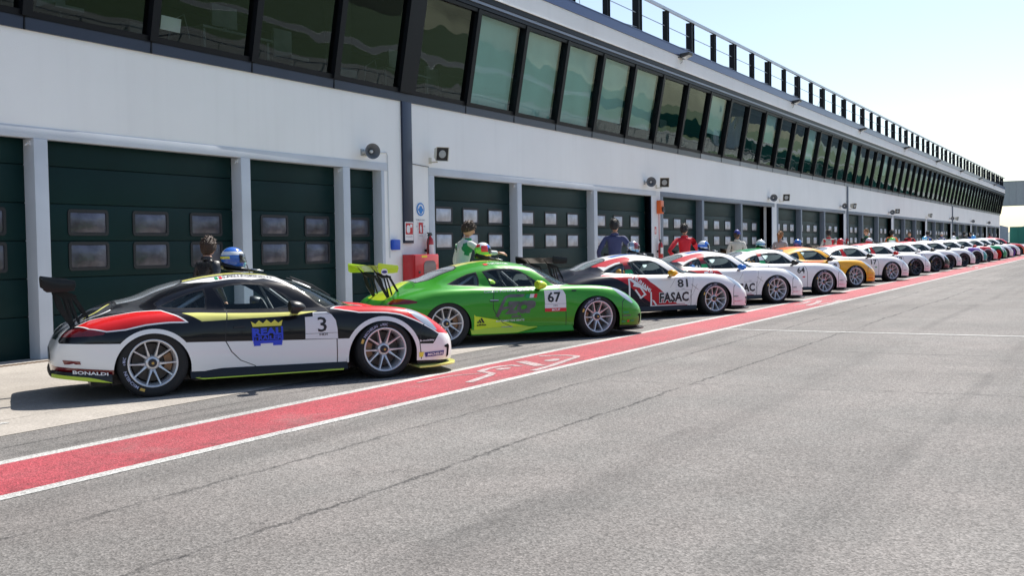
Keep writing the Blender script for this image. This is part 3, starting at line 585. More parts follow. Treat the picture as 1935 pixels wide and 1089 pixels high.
# opposite side of the lane: low pit wall with a rail, grass, the track
r = empty('pit_wall', (0, -8.9, .13), 0, 'low concrete pit wall with mesh fence on the other side of the lane', 'wall')
r.rotation_euler = (0, -.007356, -.0125)
b = MB(); b.box((-60, -.12, -.6), (165, .12, 1.0)); b.obj('wall', mat('pit_concrete', (.5, .49, .46), .85, vary=.15), r)
b = MB(); x = -58
while x < 160: b.box((x, -.03, 1.0), (x+.06, .03, 2.3)); x += 2.5
b.box((-60, -.02, 2.3), (165, .02, 2.36)); b.obj('fence_post', M_STEEL, r)
for a_, c_, y0, y1, z0 in ((-60, 168, -8.0, -7.7, .006), (-300, 400, -20.5, -20.0, .012), (-300, 400, -64.6, -63.6, .012), (-300, 400, -79, -78, .012)):
    b = MB(); xs = sorted({a_, c_} | {x for x in (-60, 170) if a_ < x < c_}); K = .0125 if a_ == -60 else 0
    for p, q in zip(xs, xs[1:]): b.quad(*[(x, y-K*(x-8), gz(x, y-K*(x-8))+z0) for x, y in ((p, y0), (q, y0), (q, y1), (p, y1))])
    tag(b.obj('white_line', M_LINE, recalc=False), kind='structure')

# ---------------- car body surface: half sections along the length (front axle at x=0, nose +x) ----------------
SEC=[
(0.93,[(0.380,0.150),(0.400,0.200),(0.405,0.270),(0.400,0.325),(0.360,0.360),(0.290,0.376),(0.215,0.383),(0.140,0.387),(0.070,0.389),(0.000,0.390)]),
(0.89,[(0.600,0.145),(0.625,0.210),(0.630,0.285),(0.610,0.350),(0.540,0.396),(0.440,0.414),(0.330,0.422),(0.220,0.426),(0.110,0.429),(0.000,0.430)]),
(0.81,[(0.735,0.145),(0.760,0.235),(0.770,0.325),(0.745,0.412),(0.670,0.464),(0.560,0.479),(0.420,0.484),(0.280,0.485),(0.140,0.487),(0.000,0.488)]),
(0.685,[(0.830,0.150),(0.855,0.250),(0.860,0.365),(0.840,0.469),(0.770,0.545),(0.660,0.571),(0.500,0.559),(0.330,0.552),(0.160,0.553),(0.000,0.552)]),
(0.525,[(0.885,0.160),(0.905,0.270),(0.910,0.401),(0.890,0.537),(0.820,0.632),(0.710,0.669),(0.540,0.634),(0.360,0.613),(0.180,0.620),(0.000,0.623)]),
(0.335,[(0.900,0.170),(0.920,0.290),(0.925,0.422),(0.905,0.584),(0.835,0.705),(0.720,0.744),(0.565,0.699),(0.380,0.675),(0.190,0.681),(0.000,0.683)]),
(0.115,[(0.900,0.180),(0.922,0.300),(0.930,0.443),(0.910,0.611),(0.845,0.741),(0.730,0.782),(0.580,0.746),(0.390,0.725),(0.190,0.730),(0.000,0.734)]),
(-0.12,[(0.885,0.200),(0.908,0.310),(0.915,0.453),(0.900,0.616),(0.845,0.751),(0.735,0.799),(0.590,0.776),(0.410,0.772),(0.200,0.782),(0.000,0.785)]),
(-0.32,[(0.868,0.200),(0.887,0.320),(0.893,0.464),(0.883,0.622),(0.843,0.751),(0.745,0.804),(0.600,0.807),(0.420,0.828),(0.210,0.854),(0.000,0.862)]),
(-0.55,[(0.856,0.205),(0.872,0.320),(0.878,0.464),(0.874,0.622),(0.840,0.751),(0.750,0.807),(0.630,0.867),(0.455,0.935),(0.230,0.974),(0.000,0.985)]),
(-0.8,[(0.850,0.205),(0.866,0.320),(0.872,0.464),(0.868,0.622),(0.836,0.751),(0.752,0.812),(0.670,0.944),(0.525,1.039),(0.265,1.086),(0.000,1.100)]),
(-1.0,[(0.850,0.205),(0.866,0.320),(0.872,0.464),(0.868,0.627),(0.835,0.751),(0.755,0.818),(0.685,0.965),(0.575,1.088),(0.300,1.144),(0.000,1.160)]),
(-1.25,[(0.850,0.210),(0.866,0.320),(0.872,0.464),(0.868,0.632),(0.835,0.756),(0.757,0.828),(0.692,0.986),(0.600,1.121),(0.315,1.185),(0.000,1.203)]),
(-1.5,[(0.850,0.215),(0.868,0.330),(0.876,0.474),(0.872,0.638),(0.838,0.766),(0.757,0.838),(0.695,0.998),(0.600,1.134),(0.320,1.203),(0.000,1.222)]),
(-1.75,[(0.858,0.220),(0.878,0.335),(0.888,0.479),(0.884,0.648),(0.848,0.782),(0.756,0.848),(0.692,0.984),(0.590,1.111),(0.315,1.183),(0.000,1.203)]),
(-2.02,[(0.882,0.230),(0.905,0.340),(0.915,0.490),(0.910,0.664),(0.860,0.802),(0.748,0.861),(0.665,0.964),(0.555,1.064),(0.300,1.133),(0.000,1.155)]),
(-2.3,[(0.905,0.240),(0.930,0.350),(0.940,0.500),(0.930,0.669),(0.872,0.807),(0.745,0.864),(0.640,0.923),(0.515,0.996),(0.280,1.060),(0.000,1.085)]),
(-2.52,[(0.910,0.250),(0.935,0.355),(0.945,0.505),(0.935,0.664),(0.875,0.797),(0.745,0.853),(0.610,0.886),(0.480,0.920),(0.260,0.977),(0.000,1.000)]),
(-2.76,[(0.905,0.260),(0.930,0.360),(0.940,0.505),(0.928,0.654),(0.865,0.766),(0.740,0.823),(0.600,0.847),(0.460,0.875),(0.250,0.935),(0.000,0.945)]),
(-2.97,[(0.880,0.270),(0.905,0.360),(0.915,0.505),(0.912,0.642),(0.847,0.739),(0.722,0.784),(0.570,0.807),(0.430,0.823),(0.230,0.847),(0.000,0.875)]),
(-3.14,[(0.820,0.280),(0.845,0.371),(0.860,0.485),(0.857,0.610),(0.792,0.696),(0.682,0.735),(0.540,0.744),(0.410,0.741),(0.210,0.739),(0.000,0.743)]),
(-3.26,[(0.730,0.285),(0.760,0.371),(0.775,0.469),(0.777,0.581),(0.722,0.639),(0.622,0.662),(0.500,0.665),(0.380,0.660),(0.200,0.657),(0.000,0.660)]),
(-3.335,[(0.600,0.290),(0.640,0.360),(0.655,0.433),(0.645,0.495),(0.600,0.526),(0.520,0.537),(0.420,0.548),(0.310,0.557),(0.160,0.564),(0.000,0.570)]),
(-3.36,[(0.440,0.310),(0.480,0.360),(0.490,0.412),(0.480,0.453),(0.440,0.479),(0.370,0.488),(0.290,0.498),(0.210,0.508),(0.100,0.514),(0.000,0.520)]),
]
SEC=SEC[::-1]
_X=np.array([s[0] for s in SEC]);_T=np.array([s[1] for s in SEC],float) # n,10,2
def _slopes(X,T):
    h=np.diff(X)[:,None,None];d=np.diff(T,axis=0)/h;m=np.zeros_like(T)
    for i in range(1,len(X)-1):
        a,b=d[i-1],d[i];w1=2*h[i]+h[i-1];w2=h[i]+2*h[i-1]
        with np.errstate(all='ignore'): r=(w1+w2)/(w1/a+w2/b)
        m[i]=np.where(a*b>0,r,0)
    m[0]=d[0];m[-1]=d[-1];return m
_M=_slopes(_X,_T)
def section(x):
    x=min(max(x,_X[0]),_X[-1]);i=int(min(np.searchsorted(_X,x,side='right')-1,len(_X)-2))
    h=_X[i+1]-_X[i];t=(x-_X[i])/h
    return (2*t**3-3*t*t+1)*_T[i]+(t**3-2*t*t+t)*h*_M[i]+(-2*t**3+3*t*t)*_T[i+1]+(t**3-t*t)*h*_M[i+1]
_sc={}
def _sec(x):
    k=round(float(x),5)
    if k not in _sc:
        s=section(k);P=np.vstack([2*s[0]-s[1],s,[[-s[8][0],s[8][1]]]]);_sc[k]=P
    return _sc[k]
def yz(x,v):
    P=_sec(x);q=min(max(v,0),1)*9;i=min(int(q),8);t=q-i
    a,b,c_,d=P[i],P[i+1],P[i+2],P[i+3]
    return .5*((2*b)+(-a+c_)*t+(2*a-5*b+4*c_-d)*t*t+(-a+3*b-3*c_+d)*t**3)
_prof={}
def prof(x):
    k=round(float(x),4)
    if k not in _prof:
        _prof[k]=np.array([yz(k,j/90) for j in range(91)])
    return _prof[k]
def v_of_z(x,z):
    p=prof(x)[:,1]
    if z<=p[0]: return 0.
    for j in range(90):
        if p[j+1]>=z: return (j+(z-p[j])/max(p[j+1]-p[j],1e-9))/90
    return float(np.argmax(p))/90
def v_of_y(x,y):
    p=prof(x)[:,0]
    for j in range(90,0,-1):
        if p[j-1]>=y: return (j-(y-p[j])/max(p[j-1]-p[j],1e-9))/90
    return .3

HALF = .92
VS = 1.45      # metres of skin per unit v
def dens(P, step=.03, closed=True):
    out = []; n = len(P)
    for i in range(n if closed else n-1):
        a, b_ = P[i], P[(i+1) % n]; d = math.hypot(b_[0]-a[0], (b_[1]-a[1])*VS); k = max(1, int(d/step))
        out += [(a[0]+(b_[0]-a[0])*t/k, a[1]+(b_[1]-a[1])*t/k) for t in range(k)]
    if not closed: out.append(P[-1])
    return out
def densxz(P, step=.03, closed=True):
    out = []; n = len(P)
    for i in range(n if closed else n-1):
        a, b_ = P[i], P[(i+1) % n]; d = math.hypot(b_[0]-a[0], b_[1]-a[1]); k = max(1, int(d/step))
        out += [(a[0]+(b_[0]-a[0])*t/k, a[1]+(b_[1]-a[1])*t/k) for t in range(k)]
    if not closed: out.append(P[-1])
    return out
def side(P, closed=True):   # side view (x,z) outline -> (x,v)
    return [(x, v_of_z(x, z) if z > prof(x)[0][1] else -.05) for x, z in densxz(P, .03, closed)]
def xv(P, closed=True): return dens(P, .03, closed)
def offset(P, d):
    n = len(P); A = sum(P[i][0]*P[(i+1) % n][1]-P[(i+1) % n][0]*P[i][1] for i in range(n)); s = 1 if A > 0 else -1; out = []
    for i in range(n):
        a, b_, c = P[i-1], P[i], P[(i+1) % n]; e1 = Vector((b_[0]-a[0], (b_[1]-a[1])*VS)); e2 = Vector((c[0]-b_[0], (c[1]-b_[1])*VS))
        n1 = Vector((e1.y, -e1.x)).normalized() if e1.length > 1e-9 else Vector((0, 0)); n2 = Vector((e2.y, -e2.x)).normalized() if e2.length > 1e-9 else n1
        m = (n1+n2); m = m.normalized() if m.length > 1e-6 else n1; k = d*s/max(.5, m.dot(n1)); out.append((b_[0]+m.x*k, b_[1]+m.y*k/VS))
    return out
def strip(P, w):   # open polyline (x,v) -> thin closed outline
    L = []; Rr = []; n = len(P)
    for i in range(n):
        a, c = P[max(i-1, 0)], P[min(i+1, n-1)]; e = Vector((c[0]-a[0], (c[1]-a[1])*VS)).normalized(); L.append((P[i][0]-e.y*w/2, P[i][1]+e.x*w/2/VS)); Rr.append((P[i][0]+e.y*w/2, P[i][1]-e.x*w/2/VS))
    return L + Rr[::-1]
def pip(P, x, y):
    c = False; n = len(P); j = n-1
    for i in range(n):
        if (P[i][1] > y) != (P[j][1] > y) and x < (P[j][0]-P[i][0])*(y-P[i][1])/(P[j][1]-P[i][1])+P[i][0]: c = not c
        j = i
    return c
FA = (-.02, .25, .385); RA = (-2.43, .275, .372)     # wheel arches: x, z, radius
def arch(A, r=None, zc=None):
    x, z, r0 = A; r = r or r0; return [(x-r, .0)] + [(x-r*math.cos(R(a)), z+r*math.sin(R(a))) for a in range(0, 181, 5)] + [(x+r, .0)]
DWIN = [(-1.67,.842),(-1.69,.93),(-1.75,1.055),(-1.62,1.082),(-1.44,1.092),(-1.29,1.078),(-1.18,1.035),(-1.07,.97),(-.97,.892),(-.895,.828),(-1.2,.828)]
QWIN = [(-1.885,.868),(-1.87,.965),(-1.88,1.045),(-2.0,1.022),(-2.13,.975),(-2.24,.93),(-2.31,.902),(-2.26,.89),(-2.08,.875)]
WS = [(-.61,.562),(-.50,.59),(-.44,.622),(-.38,.70),(-.345,.85),(-.335,1.03),(-1.06,1.03),(-1.05,.92),(-1.01,.845),(-.925,.765),(-.77,.665)]
RW = [(-2.69,1.03),(-2.71,.93),(-2.70,.862),(-2.4,.862),(-2.12,.872),(-2.06,.90),(-2.03,.95),(-2.02,1.03)]
HL = [(.28,.50),(.35,.515),(.43,.50),(.52,.45),(.585,.39),(.632,.335),(.59,.315),(.52,.33),(.44,.36),(.36,.40),(.30,.455)]
TL = [(-3.22,.52),(-3.16,.52),(-3.02,.43),(-2.865,.362),(-2.88,.345),(-3.0,.345),(-3.15,.38),(-3.22,.41),(-3.26,.47)]
DOORC = [(-.62,.815),(-.60,.763),(-.55,.675),(-.531,.59),(-.531,.19),(-1.35,.19),(-1.42,.246),(-1.56,.31),(-1.65,.405),(-1.71,.525),(-1.705,.635),(-1.68,.76),(-1.67,.822),(-1.2,.812),(-.90,.815)]
PART_BODY, PART_DOOR, PART_WS, PART_RW, PART_DW, PART_QW, PART_HL, PART_TL, PART_HOLE = range(9)
_skin_cache = {}
def pt(x, v, off=0.0, sgn=-1):   # point on the skin (right side: y<0), pushed out by off
    a = yz(x, v)
    if off:
        e = 1e-3; dv_ = yz(x, min(v+e, 1)) - yz(x, max(v-e, 0)); dx = (yz(x+e, v)-yz(x-e, v))/(2*e)
        tv = Vector((0, dv_[0], dv_[1])).normalized(); tx = Vector((1, dx[0], dx[1])).normalized(); nn = tx.cross(tv).normalized()
        if nn.y < 0 and v < .6: nn = -nn
        if nn.z < 0 and v >= .6: nn = -nn
        return (x+nn.x*off, sgn*(a[0]+nn.y*off), a[1]+nn.z*off)
    return (x, sgn*a[0], a[1])
XS_ = sorted(set([-3.36, -3.352, -3.335, -3.31, -3.27, -3.22, -3.16, -3.10] + [round(-3.03+.085*k, 3) for k in range(44)] + [.72, .76, .80, .83, .86, .885, .905, .92, .93]))
XS_ = [x for x in XS_ if x <= .93]
VS_ = [j/30 for j in range(31)]
def build_skin(regions, gaps=True):
    """regions: list of (outline in (x,v), slot). Returns {part: (verts, faces, slots)} for the right half."""
    cons = []   # (outline, part or None, slot or None)
    dw = side(DWIN); qw = side(QWIN); wsp = xv(WS); rwp = xv(RW)
    for P, s in regions: cons.append((P, None, s))
    cons.append((side(DOORC), PART_DOOR, None))
    for P, g in ((dw, .022), (qw, .02), (wsp, .022), (rwp, .02)): cons.append((offset(P, g), PART_BODY, 1))
    if gaps:
        G = [side(DOORC[:13], False), xv([(-.62, .555), (-.3, .60), (.0, .635), (.3, .655), (.52, .70), (.62, .80), (.64, 1.0)], False), xv([(-2.74, 1.0), (-2.75, .88), (-2.75, .80), (-2.87, .72), (-3.0, .66), (-3.14, .62), (-3.17, .40)], False),
             side([(.42, .18), (.40, .36), (.42, .52), (.50, .60)], False)]
        for q in G: cons.append((strip(q, .011), PART_BODY, 1))
    cons += [(dw, PART_DW, 2), (qw, PART_QW, 2), (wsp, PART_WS, 2), (rwp, PART_RW, 2), (xv(HL), PART_HL, 3), (xv(TL), PART_TL, 4)]
    for A in (FA, RA): cons.append((side(arch(A)), PART_HOLE, None))
    vs = []; ed = []
    def addv(p): vs.append(Vector((min(max(p[0], -3.36), .93), p[1]*VS))); return len(vs)-1
    for x in XS_:
        for v in VS_: addv((x, v))
    for P, _, _ in cons:
        k = [addv((x, min(v, 1.0))) for x, v in P]; ed += [(k[i], k[(i+1) % len(k)]) for i in range(len(k))]
    k = [addv(p) for p in ((-3.36, 0), (.93, 0), (.93, 1), (-3.36, 1))]; ed += [(k[i], k[(i+1) % 4]) for i in range(4)]
    V, E_, F, *_r = delaunay_2d_cdt(vs, ed, [], 0, 1e-5)
    bb = [(min(p[0] for p in P), max(p[0] for p in P), min(p[1] for p in P), max(p[1] for p in P)) for P, _, _ in cons]
    out = {}
    for f in F:
        cx = sum(V[i].x for i in f)/3; cy = sum(V[i].y for i in f)/3/VS
        if cy < 0 or cy > 1: continue
        part, slot, pslot = PART_BODY, 0, None
        for (P, pa, sl), q in zip(cons, bb):
            if q[0] <= cx <= q[1] and q[2] <= cy <= q[3] and pip(P, cx, cy):
                if pa is not None:
                    part = pa
                if sl is not None: slot = sl
        if part == PART_HOLE: continue
        out.setdefault(part, []).append((f, slot))
    return V, out

# ---------------- car materials ----------------
def paint(name, col, rough=.35, metal=0.0, coat=.75): return mat('paint_'+name, col, rough, metal=metal, coat=coat, spec=.15, back=True)
P_BLACK = paint('black', (.004, .004, .006), .3, coat=.6); P_WHITE = paint('white', (.86, .86, .85)); P_RED = paint('red', (.62, .012, .012)); P_LIME = paint('lime', (.62, .80, .04)); P_PALEY = paint('pale_yellow', (.74, .72, .20))
P_GREEN = mat('paint_green', (.035, .30, .012), .36, metal=.15, coat=.6, spec=.3, back=True)
P_NAVY = mat('paint_navy', (.008, .010, .022), .38, coat=.25, spec=.1, back=True); P_CRIM = mat('paint_crimson', (.48, .008, .02), .45, coat=.3, spec=.2, back=True)
P_BLUE = paint('blue', (.03, .18, .62)); P_YEL = paint('yellow', (.83, .40, .008)); P_ORANGE = paint('orange', (.85, .16, .02)); P_TEAL = paint('teal', (.02, .30, .28)); P_PURP = paint('purple', (.15, .06, .35)); P_ITG = paint('flag_green', (.01, .30, .10)); P_PINK = paint('pink', (.80, .42, .42))
M_TRIM = mat('black_trim', (.008, .008, .009), .35, back=True); M_TYRE = mat('tyre_rubber', (.013, .013, .014), .75, bump=.1, bscale=60)
M_RIM = mat('silver_rim', (.66, .67, .70), .34, metal=.55); M_DRIM = mat('dark_rim', (.10, .11, .13), .35, metal=.7); M_RRIM = mat('red_rim', (.75, .03, .02), .35); M_PRIM = mat('purple_rim', (.25, .12, .5), .35, metal=.3)
M_DISC = mat('brake_disc', (.07, .065, .06), .45, metal=.7); M_CAL = mat('caliper', (.30, .17, .09), .45, metal=.3); M_NUT = mat('wheel_nut', (.05, .05, .06), .35, metal=.6); M_GOLD = mat('gold', (.55, .33, .07), .4)
M_CARB = mat('carbon_black', (.006, .006, .007), .35, coat=.15, spec=.3); M_CG = glass('car_glass', (.84, .90, .92), 1.5, .012); M_CAGE = mat('roll_cage', (.62, .63, .65), .4); M_INT = mat('interior', (.04, .04, .044), .8); M_SEAT = mat('seat_cloth', (.035, .035, .04), .8); M_LEX = mat('rear_lexan', (.40, .44, .47), .12, metal=.5, coat=.6)
M_HLG = mat('headlamp_glass', (.45, .50, .54), .08, metal=.55, coat=1.0); M_TLG = mat('taillamp_red', (.16, .005, .008), .15, coat=1.0); M_LTXT = mat('tyre_print', (.42, .45, .62), .7); M_YTXT = mat('tyre_print_yellow', (.65, .42, .10), .7)
D_LIME = mat('vinyl_lime', (.50, .66, .05), .4)
# ---------------- shared meshes ----------------
def skin_mesh(name, V, faces, mats, cap=False):
    used = sorted({i for f, _ in faces for i in f}); vs = []; ri = {}; li = {}
    for i in used:
        x, v = V[i].x, V[i].y/VS; p = pt(x, v); ri[i] = len(vs); vs.append(p)
        if v > .9999: li[i] = ri[i]; vs[-1] = (p[0], 0, p[2])
        else: li[i] = len(vs); vs.append((p[0], -p[1], p[2]))
    fs = []; ms = []
    for f, s in faces:
        a, b_, c = (Vector(vs[ri[i]]) for i in f); n = (b_-a).cross(c-a); ce = (a+b_+c)/3; o = ce - Vector((max(-2.9, min(.55, ce.x)), 0, .45)); ff = f if n.dot(o) > 0 else f[::-1]
        fs.append(tuple(ri[i] for i in ff)); fs.append(tuple(li[i] for i in ff[::-1])); ms += [s, s]
    if cap:
        for xe in (-3.36, .93):
            L = sorted([i for i in used if abs(V[i].x-xe) < 1e-4], key=lambda i: V[i].y)
            if len(L) > 3:
                lp = [ri[i] for i in L] + [li[i] for i in L[::-1] if li[i] != ri[i]]; lp = lp if xe < 0 else lp
                a, b_, c = (Vector(vs[lp[k]]) for k in (0, len(lp)//3, 2*len(lp)//3)); n = (b_-a).cross(c-a)
                if n.x * xe < 0: lp = lp[::-1]
                fs.append(tuple(lp)); ms.append(0)
    me = bpy.data.meshes.new(name); me.from_pydata(vs, [], fs); me.update()
    for m in mats: me.materials.append(m)
    for p, s in zip(me.polygons, ms): p.material_index = min(s, len(mats)-1)
    me.shade_smooth(); return me
def split_side(me, name):   # the right and left pieces of a mirrored mesh as two meshes
    out = []
    for sg in (-1, 1):
        bm = bmesh.new(); bm.from_mesh(me); bmesh.ops.delete(bm, geom=[f for f in bm.faces if f.calc_center_median().y*sg < 0], context='FACES'); m2 = bpy.data.meshes.new(name); bm.to_mesh(m2); bm.free()
        for m in me.materials: m2.materials.append(m)
        out.append(m2)
    return out
def wheel_meshes(r, wid, nm):
    d = {}
    b = MB(); y0 = 0.0
    prof = [(.236, .012), (.245, -.004), (.262, -.014), (r-.045, -.016), (r-.018, -.002), (r-.004, .022), (r, .05), (r, wid-.05), (r-.004, wid-.02), (r-.03, wid), (.25, wid), (.236, wid-.02), (.236, .012)]
    b.lathe(prof, 64); d['tyre'] = b.mesh('tyre', M_TYRE, smooth=35)
    b = MB(); b.lathe([(.2365, .03), (.2435, .004), (.2425, -.006), (.236, -.008), (.2255, -.003), (.2175, .018), (.211, .05), (.206, .14), (.218, wid-.03), (.2365, wid-.02)], 64)
    # ten spokes in five V pairs
    for k in range(5):
        ax = R(270+72*k)
        for sgn in (-1, 1):
            a_in = ax + sgn*R(8); a_out = ax + sgn*R(17.5)
            pi = Vector((.062*math.cos(a_in), 0, .062*math.sin(a_in))); po = Vector((.224*math.cos(a_out), 0, .224*math.sin(a_out))); dr = (po-pi).normalized(); tn = Vector((-dr.z, 0, dr.x))
            secs = [(0, .019, .055, .115), (.18, .0135, .040, .10), (.5, .0085, .028, .075), (.85, .008, .014, .055), (1, .011, .010, .05)]; vs = []
            for t, hw, yf, yb in secs:
                c = pi.lerp(po, t); vs += [tuple(c - tn*hw*.75 + Vector((0, yf, 0))), tuple(c + tn*hw*.75 + Vector((0, yf, 0))), tuple(c + tn*hw*1.15 + Vector((0, yb, 0))), tuple(c - tn*hw*1.15 + Vector((0, yb, 0)))]
            b.add(vs, [(4*i+j, 4*i+(j+1) % 4, 4*i+4+(j+1) % 4, 4*i+4+j) for i in range(4) for j in range(4)])
    b.lathe([(0, .05), (.052, .05), (.066, .058), (.074, .075), (.078, .12)], 40)
    d['rim'] = b.mesh('rim', M_RIM, smooth=30)
    b = MB(); b.lathe([(0, .012), (.020, .012), (.024, .016), (.034, .016), (.040, .022), (.044, .05)], 24); b.lathe([(0, .009), (.013, .009), (.014, .0122)], 20, mi=1); d['wheel_nut'] = b.mesh('wheel_nut', [M_NUT, M_GOLD], smooth=30)
    b = MB(); b.lathe([(.09, .135), (.19, .135), (.19, .165), (.09, .165)], 48); b.lathe([(0, .125), (.095, .125), (.095, .14)], 24)
    d['brake_disc'] = b.mesh('brake_disc', M_DISC, smooth=30)
    b = MB()
    a0, a1 = (-28, 28) if nm == 'rear' else (152, 208)
    pr = [(.125, .105), (.198, .105), (.198, .19), (.125, .19), (.125, .105)]; b.lathe(pr, 8, a0=a0, a1=a1)
    for a in (a0, a1): p = [(rr*math.cos(R(a)), t, rr*math.sin(R(a))) for rr, t in pr[:4]]; b.quad(*p)
    d['brake_caliper'] = b.mesh('brake_caliper', M_CAL, smooth=30)
    # printing on the side wall
    b = MB(); rt = .262; hh = .030
    def arc(s, ac, span, mi):
        vs, fs = text_geo(s, .015); b.add([((rt+hh*v)*math.cos(R(ac+span*(.5-u))), -.0172, (rt+hh*v)*math.sin(R(ac+span*(.5-u)))) for u, v in vs], fs, mi)
    if nm == 'rear': arc('MICHELIN', 215, 44, 0); arc('o MAC', 172, 16, 0); ac = 246
    else: arc('MICHELIN', 128, 40, 0); arc('o MAC', 92, 18, 0); ac = 158
    vs = [((rt+.004+.028*v)*math.cos(R(ac+10*(u-.5))), -.0172, (rt+.004+.028*v)*math.sin(R(ac+10*(u-.5)))) for u, v in ((0, 0), (1, 0), (1, 1), (0, 1))]; b.add(vs, [(0, 1, 2, 3)], 1)
    d['tyre_print'] = b.mesh('tyre_print', [M_LTXT, M_YTXT], recalc=False)
    return d
WM = {'front': wheel_meshes(.322, .28, 'front'), 'rear': wheel_meshes(.350, .31, 'rear')}
def simple_wheel(nm):
    d = {k: WM[nm][k] for k in ('tyre', 'rim')}; return d
# wheel housings and floor (dark, one part)
b = MB()
for (x, z, r), rr in ((FA, .41), (RA, .41)):
    for sg in (-1, 1):
        y0, y1 = sorted((sg*.56, sg*.87)); b.lathe([(rr, y0), (rr, y1)], 24, c=(x, 0, z-.02), a0=-15, a1=195); b.lathe([(rr, sg*.56), (.0, sg*.56)], 24, c=(x, 0, z-.02), a0=-15, a1=195)
b.box((-3.0, -.56, .12), (.70, .56, .20)); b.box((-2.03, -.83, .135), (-.44, .83, .23)); b.box((-3.2, -.62, .22), (-2.83, .62, .40)); b.box((.38, -.80, .125), (.72, .80, .30)); b.box((.7, -.6, .125), (.86, .6, .25))
ME_FLOOR = b.mesh('underbody', M_TRIM, recalc=False)
# cabin: floor, dash, seats, cage
b = MB(); b.box((-2.0, -.72, .22), (-.5, .72, .30)); b.box((-.72, -.70, .55), (-.42, .70, .77)); b.box((-2.75, -.66, .3), (-2.0, .66, .62)); b.box((-1.9, -.80, .25), (-.6, -.755, .74)); b.box((-1.9, .755, .25), (-.6, .80, .74)); ME_CAB = b.mesh('cabin', M_INT); bevel_mesh(ME_CAB, .02)
b = MB(); sy = .36
b.prism([(-1.22, .33), (-1.62, .30), (-1.80, .75), (-1.84, 1.02), (-1.75, 1.05), (-1.68, .80), (-1.55, .45), (-1.20, .42)], 'y', sy-.22, sy+.22); b.box((-1.82, sy-.27, .80), (-1.62, sy-.20, 1.0)); b.box((-1.82, sy+.20, .80), (-1.62, sy+.27, 1.0)); ME_SEAT = b.mesh('seat', M_SEAT); bevel_mesh(ME_SEAT, .02)
b = MB(); t = .021
for sg in (-1, 1):
    b.tube([(-.62, sg*.64, .40), (-.66, sg*.64, .78), (-1.05, sg*.53, 1.08), (-1.3, sg*.52, 1.13), (-1.82, sg*.50, 1.09)], t, 8)
    b.tube([(-1.85, sg*.66, .3), (-1.85, sg*.64, .75), (-1.82, sg*.50, 1.055)], t, 8); b.tube([(-1.82, sg*.52, 1.03), (-2.45, sg*.58, .68)], t, 8); b.tube([(-.72, sg*.68, .66), (-1.85, sg*.68, .42)], t, 8); b.tube([(-.72, sg*.68, .40), (-1.85, sg*.68, .70)], t, 8)
    b.tube([(-1.05, sg*.53, 1.05), (-.80, sg*.66, .60)], t*.8, 8)
b.tube([(-1.82, -.50, 1.055), (-1.82, .50, 1.055)], t, 8); b.tube([(-1.05, -.53, 1.06), (-1.05, .53, 1.06)], t, 8); b.tube([(-1.85, -.64, .4), (-1.82, .48, 1.04)], t, 8); b.tube([(-1.82, -.5, 1.04), (-2.45, .56, .70)], t, 8); b.tube([(-1.82, .5, 1.04), (-2.45, -.56, .70)], t, 8); ME_CAGE = b.mesh('roll_cage', M_CAGE, smooth=40)
b = MB(); b.lathe([(.155, -.014), (.17, 0), (.155, .014), (.145, 0), (.155, -.014)], 24, 'x'); b.box((-.01, -.15, -.012), (.01, .15, .012)); b.tube([(0, 0, 0), (.25, 0, -.05)], .02, 8)
rot = Matrix.Rotation(R(-20), 3, 'Y'); b.v = [tuple(rot @ Vector(v) + Vector((-1.02, .36, .74))) for v in b.v]; ME_STEER = b.mesh('steering_wheel', M_BLK, smooth=40)
# sills, front splitter, rear valance
def sill(sg, stripe=False):
    b = MB()
    ys = sg*.70, sg*.905, sg*.875
    a, z = -.425, -2.07
    vs = []
    for x, zb, zt in ((a, .128, .212), (z, .152, .25)):
        vs += [(x, sg*.72, zb+.03), (x, sg*.90, zb), (x, sg*.905, zb+.012), (x, sg*.862, zt), (x, sg*.72, zt)]
    b.add(vs, [(i, (i+1) % 5, 5+(i+1) % 5, 5+i) for i in range(5)] + [(4, 3, 2, 1, 0), (5, 6, 7, 8, 9)]); return b.mesh('side_sill', M_TRIM)
ME_SILL = [sill(-1), sill(1)]
b = MB(); b.add([(-.48, -.908, .130), (-1.95, -.908, .146), (-2.03, -.905, .168), (-1.9, -.897, .172), (-.47, -.903, .146)], [(0, 1, 2, 3, 4)]); ME_SSTR = b.mesh('sill_stripe', D_LIME, recalc=False)
def plan_edge(x):
    s = section(x); return float(max(s[:4, 0]))
b = MB(); out = []; xs_ = [.40, .50, .58, .66, .74, .80, .85, .89, .91, .925]
for x in xs_:
    out.append((x + (.045 if x > .55 else .045*(x-.40)/.15) * (1 if x > .9 else .6), plan_edge(min(x, .925)) + (.02 if x < .85 else .03)))
out.append((.98, .36)); out.append((1.0, .0)); inn = [(.38, .0), (.38, out[0][1])]
top = [(x, -y) for x, y in out]; poly = [(.38, -out[0][1]+.005)] + top + [(x, y) for x, y in out[::-1][1:]] + [(.38, out[0][1]-.005)]
b.prism(poly, 'z', .085, .108); ME_LIP = b.mesh('front_splitter', M_CARB); bevel_mesh(ME_LIP, .006)
b = MB(); b.box((.42, -.72, .105), (.74, .72, .16)); b.box((.72, -.52, .105), (.87, .52, .16)); ME_LIPB = b.mesh('splitter_support', M_TRIM)
